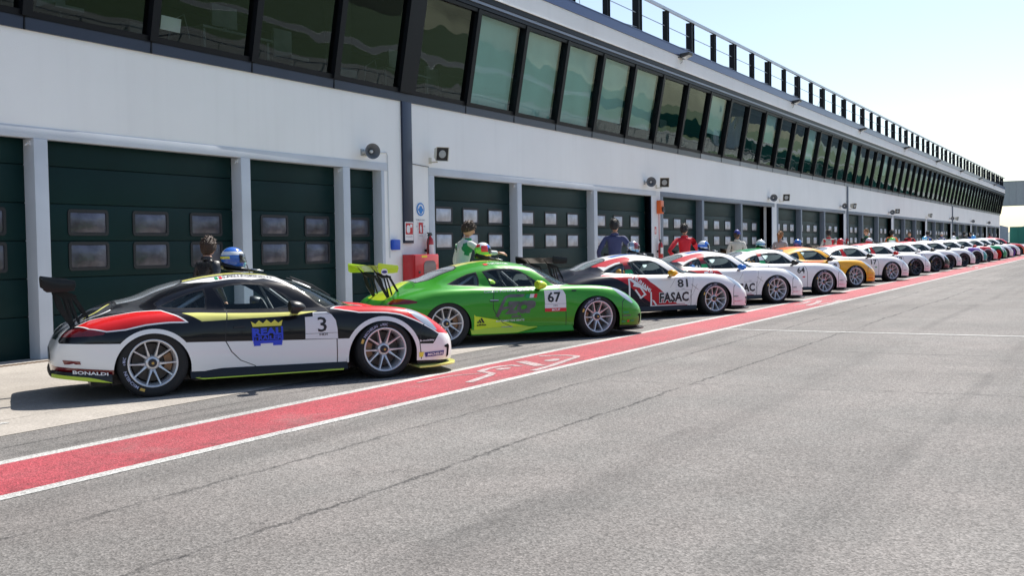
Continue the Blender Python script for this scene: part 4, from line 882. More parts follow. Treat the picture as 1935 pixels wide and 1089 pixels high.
# rear valance: follows the tail in plan
b = MB(); xs_ = [-2.82, -2.93, -3.02, -3.10, -3.16, -3.22, -3.27, -3.31, -3.34]; vs = []
ed = [(x, plan_edge(x)+.002) for x in xs_] + [(-3.355, .40), (-3.36, 0)]
full = [(x, -y) for x, y in ed] + [(x, y) for x, y in ed[::-1][1:]]
for x, y in full:
    k = max(0, min(1, (-2.82-x)/.5)); zb = .175+.07*k; zt = .27+.05*k
    vs += [(x*1.0, y*1.0, zt), (x-.012*k, y*1.012, (zb+zt)/2+.01), (x-.02*k, y*1.015, zb+.012), (x+.02, y*.98, zb)]
n = len(full); b.add(vs, [(4*i+j, 4*(i+1)+j, 4*(i+1)+j+1, 4*i+j+1) for i in range(n-1) for j in range(3)]); b.add([vs[4*i+3] for i in range(n)], [tuple(range(n))]); ME_VAL = b.mesh('rear_valance', M_TRIM, smooth=50)
b = MB(); k0 = [i for i, (x, y) in enumerate(full) if y < -.3][:]
vv = []
for i in range(0, 9):
    x, y = full[i]; k = max(0, min(1, (-2.82-x)/.5)); zb = .175+.07*k; t = min(1, i/1.5)
    vv += [(x-.02*k, y*1.015-.003, zb+.010), (x-.018*k, y*1.019-.003, zb+.012+.035*t)]
b.add(vv, [(2*i, 2*i+2, 2*i+3, 2*i+1) for i in range(8)]); ME_VSTR = b.mesh('valance_stripe', D_LIME, recalc=False)
# rear wing
def airfoil(n=10):
    up = []; lo = []
    for i in range(n+1):
        t = i/n; x = -3.115 - .27*t; zc = 1.105 + .105*t + .012*math.sin(math.pi*t); th = .018*(math.sin(math.pi*min(1, t**.6))**.8) + .003
        up.append((x, zc+th*.5)); lo.append((x, zc-th))
    return up + lo[::-1]
b = MB(); b.prism(airfoil(), 'y', -.83, .83); ME_WING = b.mesh('wing_plane', M_CARB, smooth=40)
ep = [(x+.06, z+.045) for x, z in [(-3.455, 1.20), (-3.35, 1.182), (-3.22, 1.165), (-3.175, 1.158), (-3.165, 1.12), (-3.185, 1.06), (-3.25, 1.05), (-3.43, 1.052), (-3.46, 1.075), (-3.465, 1.175)]]
ME_EP = []
for sg in (-1, 1): b = MB(); b.prism(ep, 'y', *sorted((sg*.831, sg*.843))); m = b.mesh('endplate', M_CARB); bevel_mesh(m, .004); ME_EP.append(m)
# pylon: outline with three slots, made of bars
def pylon(y):
    b = MB(); y0, y1 = y-.008, y+.008
    O = [(-3.385, 1.20), (-3.30, 1.075), (-3.255, .90), (-3.165, .74), (-3.08, .675), (-2.93, .735), (-3.085, 1.02), (-3.20, 1.07)]
    b.prism([(-3.385, 1.20), (-3.30, 1.075), (-3.22, 1.02), (-3.085, 1.02), (-3.085, 1.045), (-3.20, 1.085), (-3.30, 1.11)], 'y', y0, y1)
    b.prism([(-3.30, 1.075), (-3.255, .90), (-3.165, .74), (-3.12, .74), (-3.20, .90), (-3.235, 1.02)], 'y', y0+.0007, y1-.0007)
    b.prism([(-3.165, .7399), (-3.08, .665), (-2.93, .735), (-2.96, .765), (-3.08, .725), (-3.12, .7398)], 'y', y0, y1)
    b.prism([(-2.93, .736), (-3.0845, 1.019), (-3.12, 1.019), (-2.975, .757)], 'y', y0+.0005, y1-.0005)
    for (xa, xb) in ((-3.19, -3.125), (-3.148, -3.068)): b.prism([(xa-.010, 1.018), (xa+.012, 1.018), (xb+.012, .728), (xb-.010, .728)], 'y', y0+.001, y1-.001)
    b.box((-3.0, y-.03, .72), (-3.10, y+.03, .735)); return b.mesh('pylon', M_CARB)
ME_PYL = [pylon(-.38), pylon(.38)]
# mirrors
def mirror(sg):
    b = MB(); n, m_ = 14, 10; vs = []; Z0 = .845
    for j in range(m_+1):
        t = j/m_; x = -1.06 + .17*t; rr = math.sin(math.pi*min(1, .32+t*.68))**.7 if t > 0 else .85
        rr = [.90, 1, 1.02, 1, .97, .92, .84, .73, .58, .38, .05][j]
        for i in range(n): a = 2*math.pi*i/n; vs.append((x, sg*(1.005+.095*rr*math.cos(a)), Z0+.066*rr*math.sin(a) - .01*t))
    b.add(vs, [(j*n+i, j*n+(i+1) % n, (j+1)*n+(i+1) % n, (j+1)*n+i) for j in range(m_) for i in range(n)] + [tuple(range(n))]); b.add([(-.99, sg*.94, .79), (-.93, sg*.94, .79), (-.93, sg*.80, .755), (-1.0, sg*.80, .755), (-.985, sg*.95, .815), (-.935, sg*.95, .815), (-.935, sg*.80, .785), (-1.0, sg*.80, .785)], [(0,1,2,3), (4,5,6,7), (0,1,5,4), (1,2,6,5), (2,3,7,6), (3,0,4,7)], 1)
    me = b.mesh('wing_mirror', [M_BLK, M_TRIM], smooth=50); return me
ME_MIR = [mirror(-1), mirror(1)]
# small fittings: wiper, roof hatch frame, bonnet pins, front grille, fog strip
b = MB(); p0 = pt(-.38, .72, .012); 
b.tube([pt(-.37, .985, .02), pt(-.60, .955, .035), pt(-.86, .93, .03)], .008, 6); b.tube([pt(-.50, .99, .014), pt(-.66, .955, .022), pt(-.93, .88, .014)], .006, 6); ME_WIPE = b.mesh('wiper', M_BLK)
b = MB(); b.box((.92, -.36, .165), (.938, .36, .265)); ME_GRILL = b.mesh('grille', M_TRIM)
b = MB()
for x, v in ((.86, .12), (.86, .13)): pass
for sg in (-1, 1):
    P = [(.72, .31), (.78, .325), (.80, .30), (.79, .19), (.755, .17), (.76, .28), (.72, .295)]
    vs = [pt(x, v_of_z(x, z), .004, sg) for x, z in P]; b.add(vs, [tuple(range(len(P)))])
ME_DUCT = b.mesh('side_intake', M_TRIM, recalc=False)
b = MB()
for sg in (-1, 1):
    for x in (.62, .58): pass
    P = [(-3.255, .428), (-3.18, .42), (-3.10, .41), (-3.095, .38), (-3.24, .385)]; b.add([pt(x, v_of_z(x, z), .005, sg) for x, z in P], [tuple(range(len(P)))])
ME_REFL = b.mesh('reflector', M_TLG, recalc=False)
b = MB(); b.tube([pt(-1.30, .93, .0), tuple(Vector(pt(-1.30, .93, .0))+Vector((-.03, 0, .10)))], .005, 6); ME_ANT = b.mesh('aerial', M_BLK)
# ---------------- decals on the flank ----------------
KX = [1.0]
def zk(z): return z*(1+.022*min(1, max(0, (z-.35)/.3)))
def decal(parent, name, items, mats, step=.045):
    """items: (verts2d, faces, slot, off, mode) mode 'xz' (side view) or 'xv'"""
    V = []; F = []; MI = []
    for vs, fs, mi, off, mode in items:
        bm = bmesh.new(); bv = [bm.verts.new((x, y, 0)) for x, y in vs]
        for f in fs:
            try: bm.faces.new([bv[i] for i in f])
            except ValueError: pass
        xs = [v[0] for v in vs]; ys = [v[1] for v in vs]; sy = step if mode == 'xz' else step/VS
        for ax, lo, hi, st in ((0, min(xs), max(xs), step), (1, min(ys), max(ys), sy)):
            c = lo + st
            while c < hi:
                co = (c, 0, 0) if ax == 0 else (0, c, 0); no = (1, 0, 0) if ax == 0 else (0, 1, 0)
                bmesh.ops.bisect_plane(bm, geom=bm.verts[:]+bm.edges[:]+bm.faces[:], plane_co=co, plane_no=no); c += st
        bm.verts.index_update(); k = len(V)
        for v in bm.verts:
            X_ = v.co.x*KX[0]; X_ = X_*.98 if X_ > .3 else X_
            V.append(pt(X_, v_of_z(X_, zk(v.co.y)) if mode == 'xz' else v.co.y, off))
        for f in bm.faces: F.append(tuple(k+v.index for v in f.verts)); MI.append(mi)
        bm.free()
    me = bpy.data.meshes.new(name); me.from_pydata(V, [], F); me.update()
    for m in mats: me.materials.append(m)
    for p, mi in zip(me.polygons, MI): p.material_index = mi
    me.shade_smooth(); return link(name, me, parent)
def T(s, x0, x1, z0, z1, mi, off=.006, bold=.0, slope=0.0, slant_=0.0, mode='xz', rot=None):
    vs, fs = text_geo(s, bold); out = []
    for u, v in vs:
        x = x0+(x1-x0)*u; z = z0+(z1-z0)*v
        if rot is not None:
            cx, cz = (x0+x1)/2, (z0+z1)/2; dx, dz = x-cx, z-cz; k = VS if mode == 'xv' else 1; dz *= k
            x = cx + dx*math.cos(rot) - dz*math.sin(rot); z = cz + (dx*math.sin(rot) + dz*math.cos(rot))/k
        else: x += slant_*(z-z0); z += slope*(x-x0)
        out.append((x, z))
    return (out, fs, mi, off, mode)
def Q(P, mi, off=.004, mode='xz'): return (list(P), [tuple(range(len(P)))], mi, off, mode)
D_BLK = mat('vinyl_black', (.015, .015, .018), .5); D_WH = mat('vinyl_white', (.78, .78, .80), .4); D_BLUE = mat('vinyl_blue', (.02, .06, .62), .4); D_YEL = mat('vinyl_yellow', (.80, .72, .08), .4); D_RED = mat('vinyl_red', (.66, .02, .03), .4); D_GRN = mat('vinyl_green', (.01, .28, .10), .4); D_GREY = mat('vinyl_grey', (.14, .14, .145), .35, metal=.3, vary=.4, scale=6); D_NAVY = mat('vinyl_navy', (.03, .03, .22), .4); D_ORG = mat('vinyl_orange', (.7, .2, .05), .4); D_SIL = mat('vinyl_silver', (.45, .47, .50), .3, metal=.5); D_PINK = mat('vinyl_pink', (.72, .35, .42), .5)
DM = [D_BLK, D_WH, D_BLUE, D_YEL, D_RED, D_GRN, D_GREY, D_NAVY, D_ORG, D_SIL, D_PINK]
_glass = None
def build_car(name, loc, ang, label, group, regions, mats, wing=M_CARB, mirror_m=M_BLK, lip=M_CARB, sill_m=M_TRIM, rim=M_RIM, full=True, category='racing car'):
    global _glass
    nl = (-math.sin(R(ang)), math.cos(R(ang))); loc = (loc[0]+nl[0]*HALF, loc[1]+nl[1]*HALF)   # loc: where the near front wheel stands
    root = empty(name, (loc[0], loc[1], gz(loc[0], loc[1])), 0, label, category, group)
    root.rotation_euler = (TILTM @ Matrix.Rotation(R(ang), 4, 'Z')).to_euler()
    sh = None
    V, parts = build_skin([(P, s+4) for P, s in regions]) if not isinstance(regions, tuple) else regions
    allm = [mats[0], M_TRIM, M_CG, M_HLG, M_TLG] + list(mats[1:])
    def L(nm, me, par=root, at=True): return link(nm, me, par, sh if (at and par is root) else None)
    body = L('body', skin_mesh('body', V, parts[PART_BODY], allm, cap=True))
    dm = split_side(skin_mesh('door', V, parts[PART_DOOR], allm), 'door')
    if _glass is None:
        g = {}
        g['ws'] = skin_mesh('windscreen', V, parts[PART_WS], [M_CG]*3); g['rw'] = skin_mesh('rear_window', V, parts[PART_RW], [M_LEX]*3)
        g['dw'] = split_side(skin_mesh('door_window', V, parts[PART_DW], [M_CG]*3), 'door_window'); g['qw'] = split_side(skin_mesh('quarter_window', V, parts[PART_QW], [M_CG]*3), 'quarter_window')
        g['hl'] = split_side(skin_mesh('headlight', V, parts[PART_HL], [M_HLG]*4), 'headlight'); g['tl'] = split_side(skin_mesh('taillight', V, parts[PART_TL], [M_TLG]*5), 'taillight'); _glass = g
    return assemble(root, body, dm, sh, wing, mirror_m, lip, sill_m, rim, full), V, parts
def setm(o, m, slot=0):
    o.material_slots[slot].link = 'OBJECT'; o.material_slots[slot].material = m; return o
def assemble(root, body, dm, sh, wing, mirror_m, lip, sill_m, rim, full):
    g = _glass; L = lambda nm, me, par=root: link(nm, me, par, sh if par is root else None)
    ds = [L('door', m) for m in dm]
    L('windscreen', g['ws']); L('rear_window', g['rw'])
    for i in range(2): link('window', g['dw'][i], ds[i]); L('quarter_window', g['qw'][i]); L('headlight', g['hl'][i]); L('taillight', g['tl'][i])
    L('underbody', ME_FLOOR); L('cabin', ME_CAB); L('roll_cage', ME_CAGE)
    if full: L('seat', ME_SEAT); L('steering_wheel', ME_STEER); L('wiper', ME_WIPE); L('aerial', ME_ANT)
    for i in range(2): setm(L('side_sill', ME_SILL[i]), sill_m); setm(L('wing_mirror', ME_MIR[i]), mirror_m)
    L('grille', ME_GRILL); L('side_intake', ME_DUCT); L('reflector', ME_REFL)
    sp = setm(L('front_splitter', ME_LIP), lip); link('splitter_support', ME_LIPB, sp)
    L('rear_valance', ME_VAL)
    w_ = setm(L('rear_wing', ME_WING), wing)
    for i in range(2): setm(link('endplate', ME_EP[i], w_), wing); link('pylon', ME_PYL[i], w_)
    for nm, x, r in (('front', 0.0, .322), ('rear', -2.43, .350)):
        for sg in (-1, 1):
            if sg > 0 and not full: pass
            e = link('wheel', WM[nm]['tyre'], root, (x, sg*.905, r-.005), (0, 0, 0 if sg < 0 else math.pi)); 
            setm(link('rim', WM[nm]['rim'], e), rim); link('wheel_nut', WM[nm]['wheel_nut'], e)
            if full and sg < 0: link('brake_disc', WM[nm]['brake_disc'], e); link('brake_caliper', WM[nm]['brake_caliper'], e); link('tyre_print', WM[nm]['tyre_print'], e)
    return root

# ---------------- the row of cars ----------------
F = [(9.16,7.01),(14.31,6.90),(19.24,6.79),(22.98,6.68),(26.71,6.55),(30.68,6.65),(34.77,6.42),(39.27,6.45),(43.39,6.38),(46.3,6.3),(49.86,6.19),(54.5,6.2),(58.0,6.08),(61.7,5.98),(65.5,6.0),(69.0,5.92),(72.6,5.85)]
A_ = -36.3; GRP = 'racing cars parked at an angle along the garages'
def sd(P): return side([(x*KX[0], zk(z)) for x, z in P])
def xk(P, closed=True): return xv([(x*KX[0], v) for x, v in P], closed)
def ring(A, w): return side(arch(A, A[2]+w, A[1]))
redR = xv([(-3.11,.55),(-2.98,.62),(-2.79,.60),(-2.567,.5833),(-2.323,.55),(-2.235,.4722),(-2.10,.392),(-2.257,.395),(-2.489,.39),(-2.678,.372),(-2.85,.375),(-3.0,.43)])
redF = xv([(-.50,.56),(-.1,.625),(.3,.645),(.5,.62),(.66,.52),(.82,.44),(.80,.352),(.642,.305),(.52,.335),(.399,.365),(.199,.408),(.044,.424),(-.265,.437),(-.42,.477),(-.54,.53)])
L3 = [(sd([(-3.36,.60),(-3.28,.58),(-2.75,.555),(-2.07,.527),(-1.42,.497),(-.885,.475),(-.41,.46),(.2,.40),(.387,.356),(.565,.345),(.655,.45),(.70,.45),(.70,.0),(-3.36,.0)]), 1),
      (xv([(.655,-.02),(.655,.31),(.80,.34),(.93,.6),(.93,-.02)]), 1), (xv([(-3.36,0),(-3.36,.66),(-3.18,.64),(-3.26,.50),(-3.31,.40),(-3.31,0)]), 1),
      (ring(FA, .048), 1), (ring(RA, .045), 1), (sd([(-3.36,.37),(-3.30,.361),(-2.84,.31),(-2.79,.305),(-2.79,.0),(-3.36,.0)]), 0),
      (offset(redR, .017), 1), (redR, 2), (offset(redF, .019), 1), (redF, 2),
      (xv([(-.28,.71),(.5,.72),(.86,.72),(.86,.80),(.5,.80),(-.28,.79)]), 3), (xv([(-.28,.87),(.9,.87),(.9,1.0),(-.28,1.0)]), 2), (strip(xv([(-.28,.84),(.9,.84)], False), .03), 1),
      (xv([(-2.124,.4833),(-1.936,.3889),(-1.516,.4167),(-.929,.4389),(-.76,.472),(-.72,.486),(-.9,.492),(-1.49,.492),(-1.9,.488)]), 3),
      (xv([(-2.05,.887),(-1.758,.868),(-1.317,.866),(-1.167,.895),(-1.04,.88),(-.985,.84),(-.919,.785),(-.941,.735),(-1.05,.775),(-1.22,.812),(-1.36,.787),(-1.457,.797),(-1.79,.806),(-1.98,.85)]), 1),
      (xv([(-2.03,.905),(-1.758,.89),(-1.317,.888),(-1.12,.91),(-1.12,.945),(-1.317,.925),(-1.758,.927),(-2.03,.942)]), 3),
      (strip(xv([(-.925,.752),(-.77,.655),(-.612,.555)], False), .016), 1), (strip(xv([(-2.77,.80),(-2.90,.74),(-3.05,.70)], False), .022), 1), (strip(xv([(-2.77,.90),(-2.90,.84),(-3.05,.80)], False), .03), 3)]
car, V3, P3 = build_car('racing_car', F[0], -34.2, 'black and white racing car number 3 with red fender patches, first of the row', GRP, L3, [P_BLACK, P_WHITE, P_RED, P_PALEY], lip=P_PALEY)
link('sill_stripe', ME_SSTR, car); link('valance_stripe', ME_VSTR, car)
nb = [(-.874,.482),(-.52,.467),(-.522,.56),(-.535,.655),(-.575,.715),(-.625,.745),(-.775,.747),(-.78,.705),(-.866,.703)]
decal(car, 'number_panel', [Q(nb, 1), T('3', -.735, -.638, .545, .695, 0, .007, .01), T('HDI', -.72, -.635, .508, .530, 0, .007, .02), Q([(-.872,.533),(-.522,.528),(-.522,.531),(-.872,.536)], 0, .007), Q([(-.77,.722),(-.60,.720),(-.60,.731),(-.77,.733)], 9, .007)], DM)
cr_ = [(-1.425,.635),(-1.440,.690),(-1.395,.662),(-1.355,.696),(-1.315,.664),(-1.275,.700),(-1.230,.664),(-1.19,.694),(-1.155,.662),(-1.108,.688),(-1.125,.632)]
decal(car, 'sponsor_badge', [Q(cr_, 3), T('REAL', -1.425, -1.12, .545, .618, 2, .006, .05), T('TRAILER', -1.425, -1.12, .500, .542, 2, .006, .04), Q([(-1.425,.468),(-1.12,.462),(-1.12,.492),(-1.425,.498)], 2),
     Q([(-1.42,.445),(-1.35,.444),(-1.35,.469),(-1.42,.470)], 2), Q([(-1.22,.44),(-1.125,.438),(-1.125,.463),(-1.22,.465)], 2), Q([(-1.435,.498),(-1.415,.498),(-1.415,.625),(-1.435,.625)], 2), Q([(-1.13,.492),(-1.11,.492),(-1.11,.625),(-1.13,.625)], 2)], DM)
decal(car, 'driver_name', [T('S.PELLEGRINELLI', -1.64, -1.12, .825, .853, 0, .006, .02, mode='xv', slope=-.005), Q([(-1.72,.822),(-1.69,.820),(-1.69,.856),(-1.72,.858)], 5, .005, 'xv'), Q([(-1.675,.820),(-1.648,.819),(-1.648,.854),(-1.675,.856)], 4, .005, 'xv')], DM)
decal(car, 'bumper_sticker', [T('MICHELIN', .50, .70, .213, .243, 1, .010, .03, slant_=.2), Q([(.475,.200),(.715,.203),(.728,.255),(.465,.252)], 7, .006), Q([(.40,.205),(.445,.205),(.455,.26),(.395,.26)], 3, .006), T('B-mobility', .405, .59, .372, .396, 1, .008, .03)], DM)
vs_, fs_ = text_geo('BONALDI', .035); b = MB()
for u, v in vs_:
    x = -3.165 + .31*u; k = max(0, min(1, (-2.82-x)/.5)); b.v.append((x-.012*k, -(plan_edge(x)*1.015+.012), .292-.032*u + (.036-.006*u)*v))
b.f = fs_; b.m = [0]*len(fs_); link('bumper_lettering', b.mesh('bumper_lettering', D_WH, recalc=False), car)
decal(car, 'screen_number', [T('3', -.86, -.66, .80, .90, 1, .008, .03, mode='xv', rot=R(-35))], DM)
decal(car, 'door_handle', [Q([(-1.62,.632),(-1.50,.630),(-1.50,.650),(-1.62,.652)], 0, .012)], DM)
# second car
KX[0] = .955
L67 = [(sd([(-2.115,.45),(-2.09,.425),(-1.75,.36),(-1.40,.275),(-1.06,.20),(-1.06,.0),(-2.115,.0)]), 1), (xv([(-1.06,.93),(-2.04,.925),(-2.04,1.0),(-1.06,1.0)]), 2), (xv([(-2.73,.93),(-2.85,.90),(-3.0,.86),(-3.10,.74),(-3.2,.68),(-3.22,1.0),(-2.72,1.0)]), 1)]
car, *_ = build_car('racing_car', F[1], A_, 'bright green racing car number 67 with lime yellow wing and mirror', GRP, L67, [P_GREEN, P_LIME, P_PALEY], wing=P_LIME, mirror_m=P_LIME, sill_m=P_GREEN)
nb = [(-.92,.43),(-.553,.424),(-.553,.66),(-.585,.725),(-.62,.735),(-.91,.737)]
decal(car, 'number_panel', [Q(nb, 1), Q([(-.92,.43),(-.553,.424),(-.553,.475),(-.92,.481)], 4, .006), T('67', -.865, -.635, .560, .705, 0, .007, .025), T('HDI', -.77, -.70, .505, .522, 0, .007), T('MCUP', -.80, -.66, .437, .468, 1, .009, .03), Q([(-.918,.537),(-.555,.532),(-.555,.534),(-.918,.539)], 0, .007)], DM)
decal(car, 'dealer_lettering', [T('Centro Porsche Mantova', -1.93, -1.08, .738, .772, 9, .006, .02)], DM)
decal(car, 'sponsor_logo', [Q([(-1.76,.40),(-1.70,.395),(-1.645,.485),(-1.50,.51),(-1.485,.545),(-1.63,.53),(-1.565,.64),(-1.535,.66),(-1.28,.655),(-1.24,.695),(-1.50,.702),(-1.585,.675),(-1.66,.58)], 6), T('ZCP', -1.60, -1.10, .425, .605, 6, .005, .09, slant_=.25), T('SRL', -1.50, -1.30, .37, .41, 6, .005, .05, slant_=.25),
     Q([(-1.245,.640),(-1.175,.639),(-1.15,.693),(-1.22,.694)], 5), Q([(-1.174,.639),(-1.105,.638),(-1.08,.693),(-1.149,.693)], 1), Q([(-1.104,.638),(-1.05,.637),(-1.03,.692),(-1.079,.693)], 4), T('AUTOMOTIVE SEATS', -1.755, -1.275, .322, .350, 1, .006, .02)], DM)
decal(car, 'side_logo', [T('adidas', -2.075, -1.915, .285, .315, 0, .006, .03), Q([(-2.06,.325),(-2.03,.325),(-2.05,.355),(-2.075,.335)], 0), Q([(-2.02,.325),(-1.985,.325),(-2.025,.378),(-2.045,.360)], 0), Q([(-1.975,.325),(-1.94,.325),(-1.99,.400),(-2.015,.385)], 0)], DM)
b = MB()
for x, zb, zt in ((-2.068, .155, .25), (-1.7, .145, .243), (-1.35, .140, .236), (-1.02, .20, .228)): b.v += [(x, -.9075, zb+.014), (x, -.866, zt)]
b.f = [(0, 1, 3, 2), (2, 3, 5, 4), (4, 5, 7, 6)]; b.m = [0]*3; link('sill_panel', b.mesh('sill_panel', D_LIME, recalc=False), car)
decal(car, 'air_jack_plate', [Q([(-1.655,.225),(-1.47,.223),(-1.47,.252),(-1.655,.254)], 9)], DM)
decal(car, 'driver_name', [T('T.DE GIACOMI', -1.68, -1.36, .815, .845, 1, .006, .02, mode='xv', slope=-.01), Q([(-1.76,.812),(-1.70,.811),(-1.70,.846),(-1.76,.847)], 4, .005, 'xv')], DM)
decal(car, 'bumper_sticker', [Q([(.42,.205),(.50,.206),(.50,.235),(.42,.234)], 5), Q([(.53,.207),(.57,.207),(.57,.235),(.53,.235)], 4), Q([(.60,.207),(.68,.208),(.68,.236),(.60,.235)], 5), Q([(.45,.30),(.60,.302),(.60,.32),(.45,.318)], 6), Q([(.45,.345),(.56,.346),(.56,.372),(.45,.371)], 5)], DM)
decal(car, 'door_handle', [Q([(-1.84,.628),(-1.70,.624),(-1.70,.636),(-1.84,.640)], 9, .012), Q([(-1.84,.612),(-1.70,.610),(-1.70,.6238),(-1.84,.6278)], 0, .010)], DM)
decal(car, 'fender_vent', [Q([(-.44,.70),(-.36,.70),(-.355,.72),(-.435,.722)], 0, .006)], DM)
decal(car, 'wing_roundel', [], DM) if False else None
b = MB(); b.prism(ell(-3.315, 1.118, .048, .048, 24), 'y', -.8465, -.8445); o = b.obj('wing_roundel', D_WH, car); b = MB(); b.prism(ell(-3.315, 1.118, .038, .02, 20), 'y', -.8482, -.8468); link('roundel_mark', b.mesh('roundel_mark', D_NAVY), o)
# third and fourth share one livery
KX[0] = .93
L81 = [(xk([(-3.7,-.02),(-3.7,1),(-2.92,1),(-2.91,.86),(-2.52,.86),(-2.42,.60),(-2.6,.52),(-2.301,.42),(-2.014,.3167),(-1.516,.0944),(-1.42,-.02)]), 1),
       (xk([(-2.52,.545),(-1.72,.55),(-1.516,.38),(-1.173,.2167),(-.95,.09),(-.78,-.02),(-1.42,-.02),(-1.516,.0944),(-2.014,.3167),(-2.301,.42),(-2.62,.50)]), 2), (xk([(-1.42,.0),(-.62,.0),(-.72,.05),(-1.5,.06)]), 2),
       (xv([(-2.40,.86),(-2.36,.81),(-2.2,.74),(-2.0,.77),(-1.86,.77),(-1.70,.76),(-1.66,.80),(-1.70,.85),(-1.9,.86),(-2.12,.865)]), 2),
       (xv([(-1.06,.92),(-1.9,.90),(-1.92,.95),(-1.06,.985)]), 3), (xv([(-1.90,.56),(-1.65,.56),(-1.69,.63),(-1.90,.63)]), 4), (xv([(-1.90,.63),(-1.68,.63),(-1.72,.70),(-1.90,.70)]), 0), (xv([(-1.90,.70),(-1.70,.70),(-1.74,.78),(-1.90,.78)]), 2)]
def tsunami(car, num, full):
    it = [Q([(-2.045,.40),(-2.005,.40),(-1.995,.74),(-2.035,.75)], 1), Q([(-2.03,.755),(-1.95,.76),(-1.60,.545),(-1.62,.515),(-1.72,.57),(-1.94,.62),(-1.90,.66),(-1.99,.72)], 1),
          Q([(-1.90,.55),(-1.865,.56),(-1.74,.42),(-1.77,.40)], 1), Q([(-1.79,.60),(-1.755,.605),(-1.62,.455),(-1.655,.44)], 1), Q([(-1.79,.40),(-1.75,.385),(-1.63,.455),(-1.665,.475)], 1), T('TSUNAMI', -1.97, -1.48, .625, .70, 1, .007, .03, rot=R(-37)),
          Q([(-1.525,.235),(-.62,.228),(-.62,.245),(-1.525,.252)], 1), Q([(-1.53,.235),(-1.49,.235),(-1.50,.50),(-1.53,.50)], 1, .005), Q([(-1.50,.36),(-1.44,.34),(-1.36,.24),(-1.40,.24)], 1, .005),
          T('FASAC', -1.325, -.622, .285, .485, 1, .005, .10), T('FASAC', -1.315, -.632, .296, .475, 0, .008, .035)]
    decal(car, 'sponsor_lettering', it, DM)
    decal(car, 'number_panel', [Q([(-.94,.50),(-.56,.495),(-.56,.735),(-.92,.74)], 1, .003)] + ([T(num, -.885, -.64, .555, .70, 0, .007, .02)] if num else []) + [T('HDI', -.79, -.72, .520, .535, 0, .006), Q([(-.94,.502),(-.56,.497),(-.56,.5),(-.94,.505)], 6, .005)], DM)
    decal(car, 'web_lines', [Q([(-1.06,.56),(-1.055,.56),(-.90,.74),(-.905,.74)], 0, .003), Q([(-.50,.72),(-.495,.72),(-.62,.24),(-.625,.24)], 0, .003), Q([(-.56,.60),(-.555,.605),(-.40,.50),(-.40,.495)], 0, .003), Q([(-.55,.40),(-.55,.395),(-.42,.60),(-.425,.60)], 0, .003)], DM)
    decal(car, 'bumper_sticker', [T('Mobil 1', .44, .68, .235, .262, 10, .008, .04), T('HDI', .45, .56, .325, .355, 6, .008, .03), Q([(.44,.295),(.60,.298),(.60,.303),(.44,.30)], 10, .006)], DM)
MM = [P_WHITE, P_NAVY, P_CRIM, P_BLUE, P_ITG]
car, V81, P81 = build_car('racing_car', F[2], -36.3, 'white, crimson and navy racing car number 81 with yellow mirror', GRP, L81, MM, mirror_m=P_YEL); tsunami(car, '81', True)
car, *_ = build_car('racing_car', F[3], A_, 'white, crimson and navy racing car with blue mirror, right behind number 81', GRP, (V81, P81), MM, mirror_m=P_BLUE); tsunami(car, '', True)
KX[0] = .97
L64 = [(xv([(-1.15,.87),(-1.95,.87),(-2.0,1.0),(-1.15,1.0)]), 1), (xv([(-1.86,.54),(-1.64,.54),(-1.70,.62),(-1.87,.62)]), 1), (xv([(-1.87,.70),(-1.70,.70),(-1.76,.80),(-1.87,.80)]), 2)]
def numbers(car, s, m=0, x0=-.86, bar=None):
    w_ = .235 if len(s) > 1 else .12
    it = [T(s, x0, x0+w_, .555, .70, m, .006, .02)]
    if bar is not None: it += [Q([(-.93,.455),(-.86,.454),(-.86,.485),(-.93,.486)], bar), Q([(-.70,.452),(-.62,.451),(-.62,.482),(-.70,.483)], bar)]
    decal(car, 'number_panel', it, DM)
def sticker(car): decal(car, 'bumper_sticker', [T('Mobil 1', .45, .66, .235, .260, 10, .008, .04), T('HDI', .46, .60, .33, .355, 6, .008, .03), Q([(.45,.295),(.62,.298),(.62,.304),(.45,.30)], 10, .006)], DM)
car, *_ = build_car('racing_car', F[4], A_, 'white racing car number 64 with green roof and red bars under the number', GRP, L64, [P_WHITE, P_ITG, P_CRIM]); numbers(car, '64', bar=4); sticker(car)
LY = [(xv([(-1.1,.88),(-2.0,.88),(-2.0,1.0),(-1.1,1.0)]), 1), (xv([(-1.2,.82),(-1.7,.82),(-1.7,.87),(-1.2,.87)]), 1), (sd([(-.98,.50),(-.62,.50),(-.58,.60),(-.60,.74),(-.75,.78),(-.98,.76)]), 2), (sd([(-3.4,.20),(-1.4,.0),(-1.4,.55),(-3.4,.70)]), 2), (sd([(-2.1,.72),(-1.1,.745),(-1.1,.79),(-2.0,.80)]), 1)]
car, *_ = build_car('racing_car', F[5], A_, 'golden yellow racing car with red patterned roof and black mirror', GRP, LY, [P_YEL, P_ORANGE, P_WHITE], wing=M_CARB); numbers(car, '9', x0=-.80)
decal(car, 'bumper_sticker', [T('Mobil 1', .45, .66, .235, .260, 4, .008, .04), Q([(.46,.32),(.62,.322),(.62,.35),(.46,.348)], 8)], DM)
LG = [(xv([(-1.08,.87),(-1.96,.87),(-1.96,1.0),(-1.08,1.0)]), 1), (xv([(.40,-.02),(.40,.45),(.70,.62),(.93,1.0),(.93,-.02)]), 2), (sd([(-.50,.45),(-.05,.55),(.25,.60),(.25,.79),(-.45,.79),(-.62,.62)]), 3), (xv([(-.25,.64),(.70,.68),(.70,1.0),(-.25,1.0)]), 4), (xv([(-1.86,.54),(-1.64,.54),(-1.76,.80),(-1.87,.80)]), 5), (ring(FA, .05), 6)]
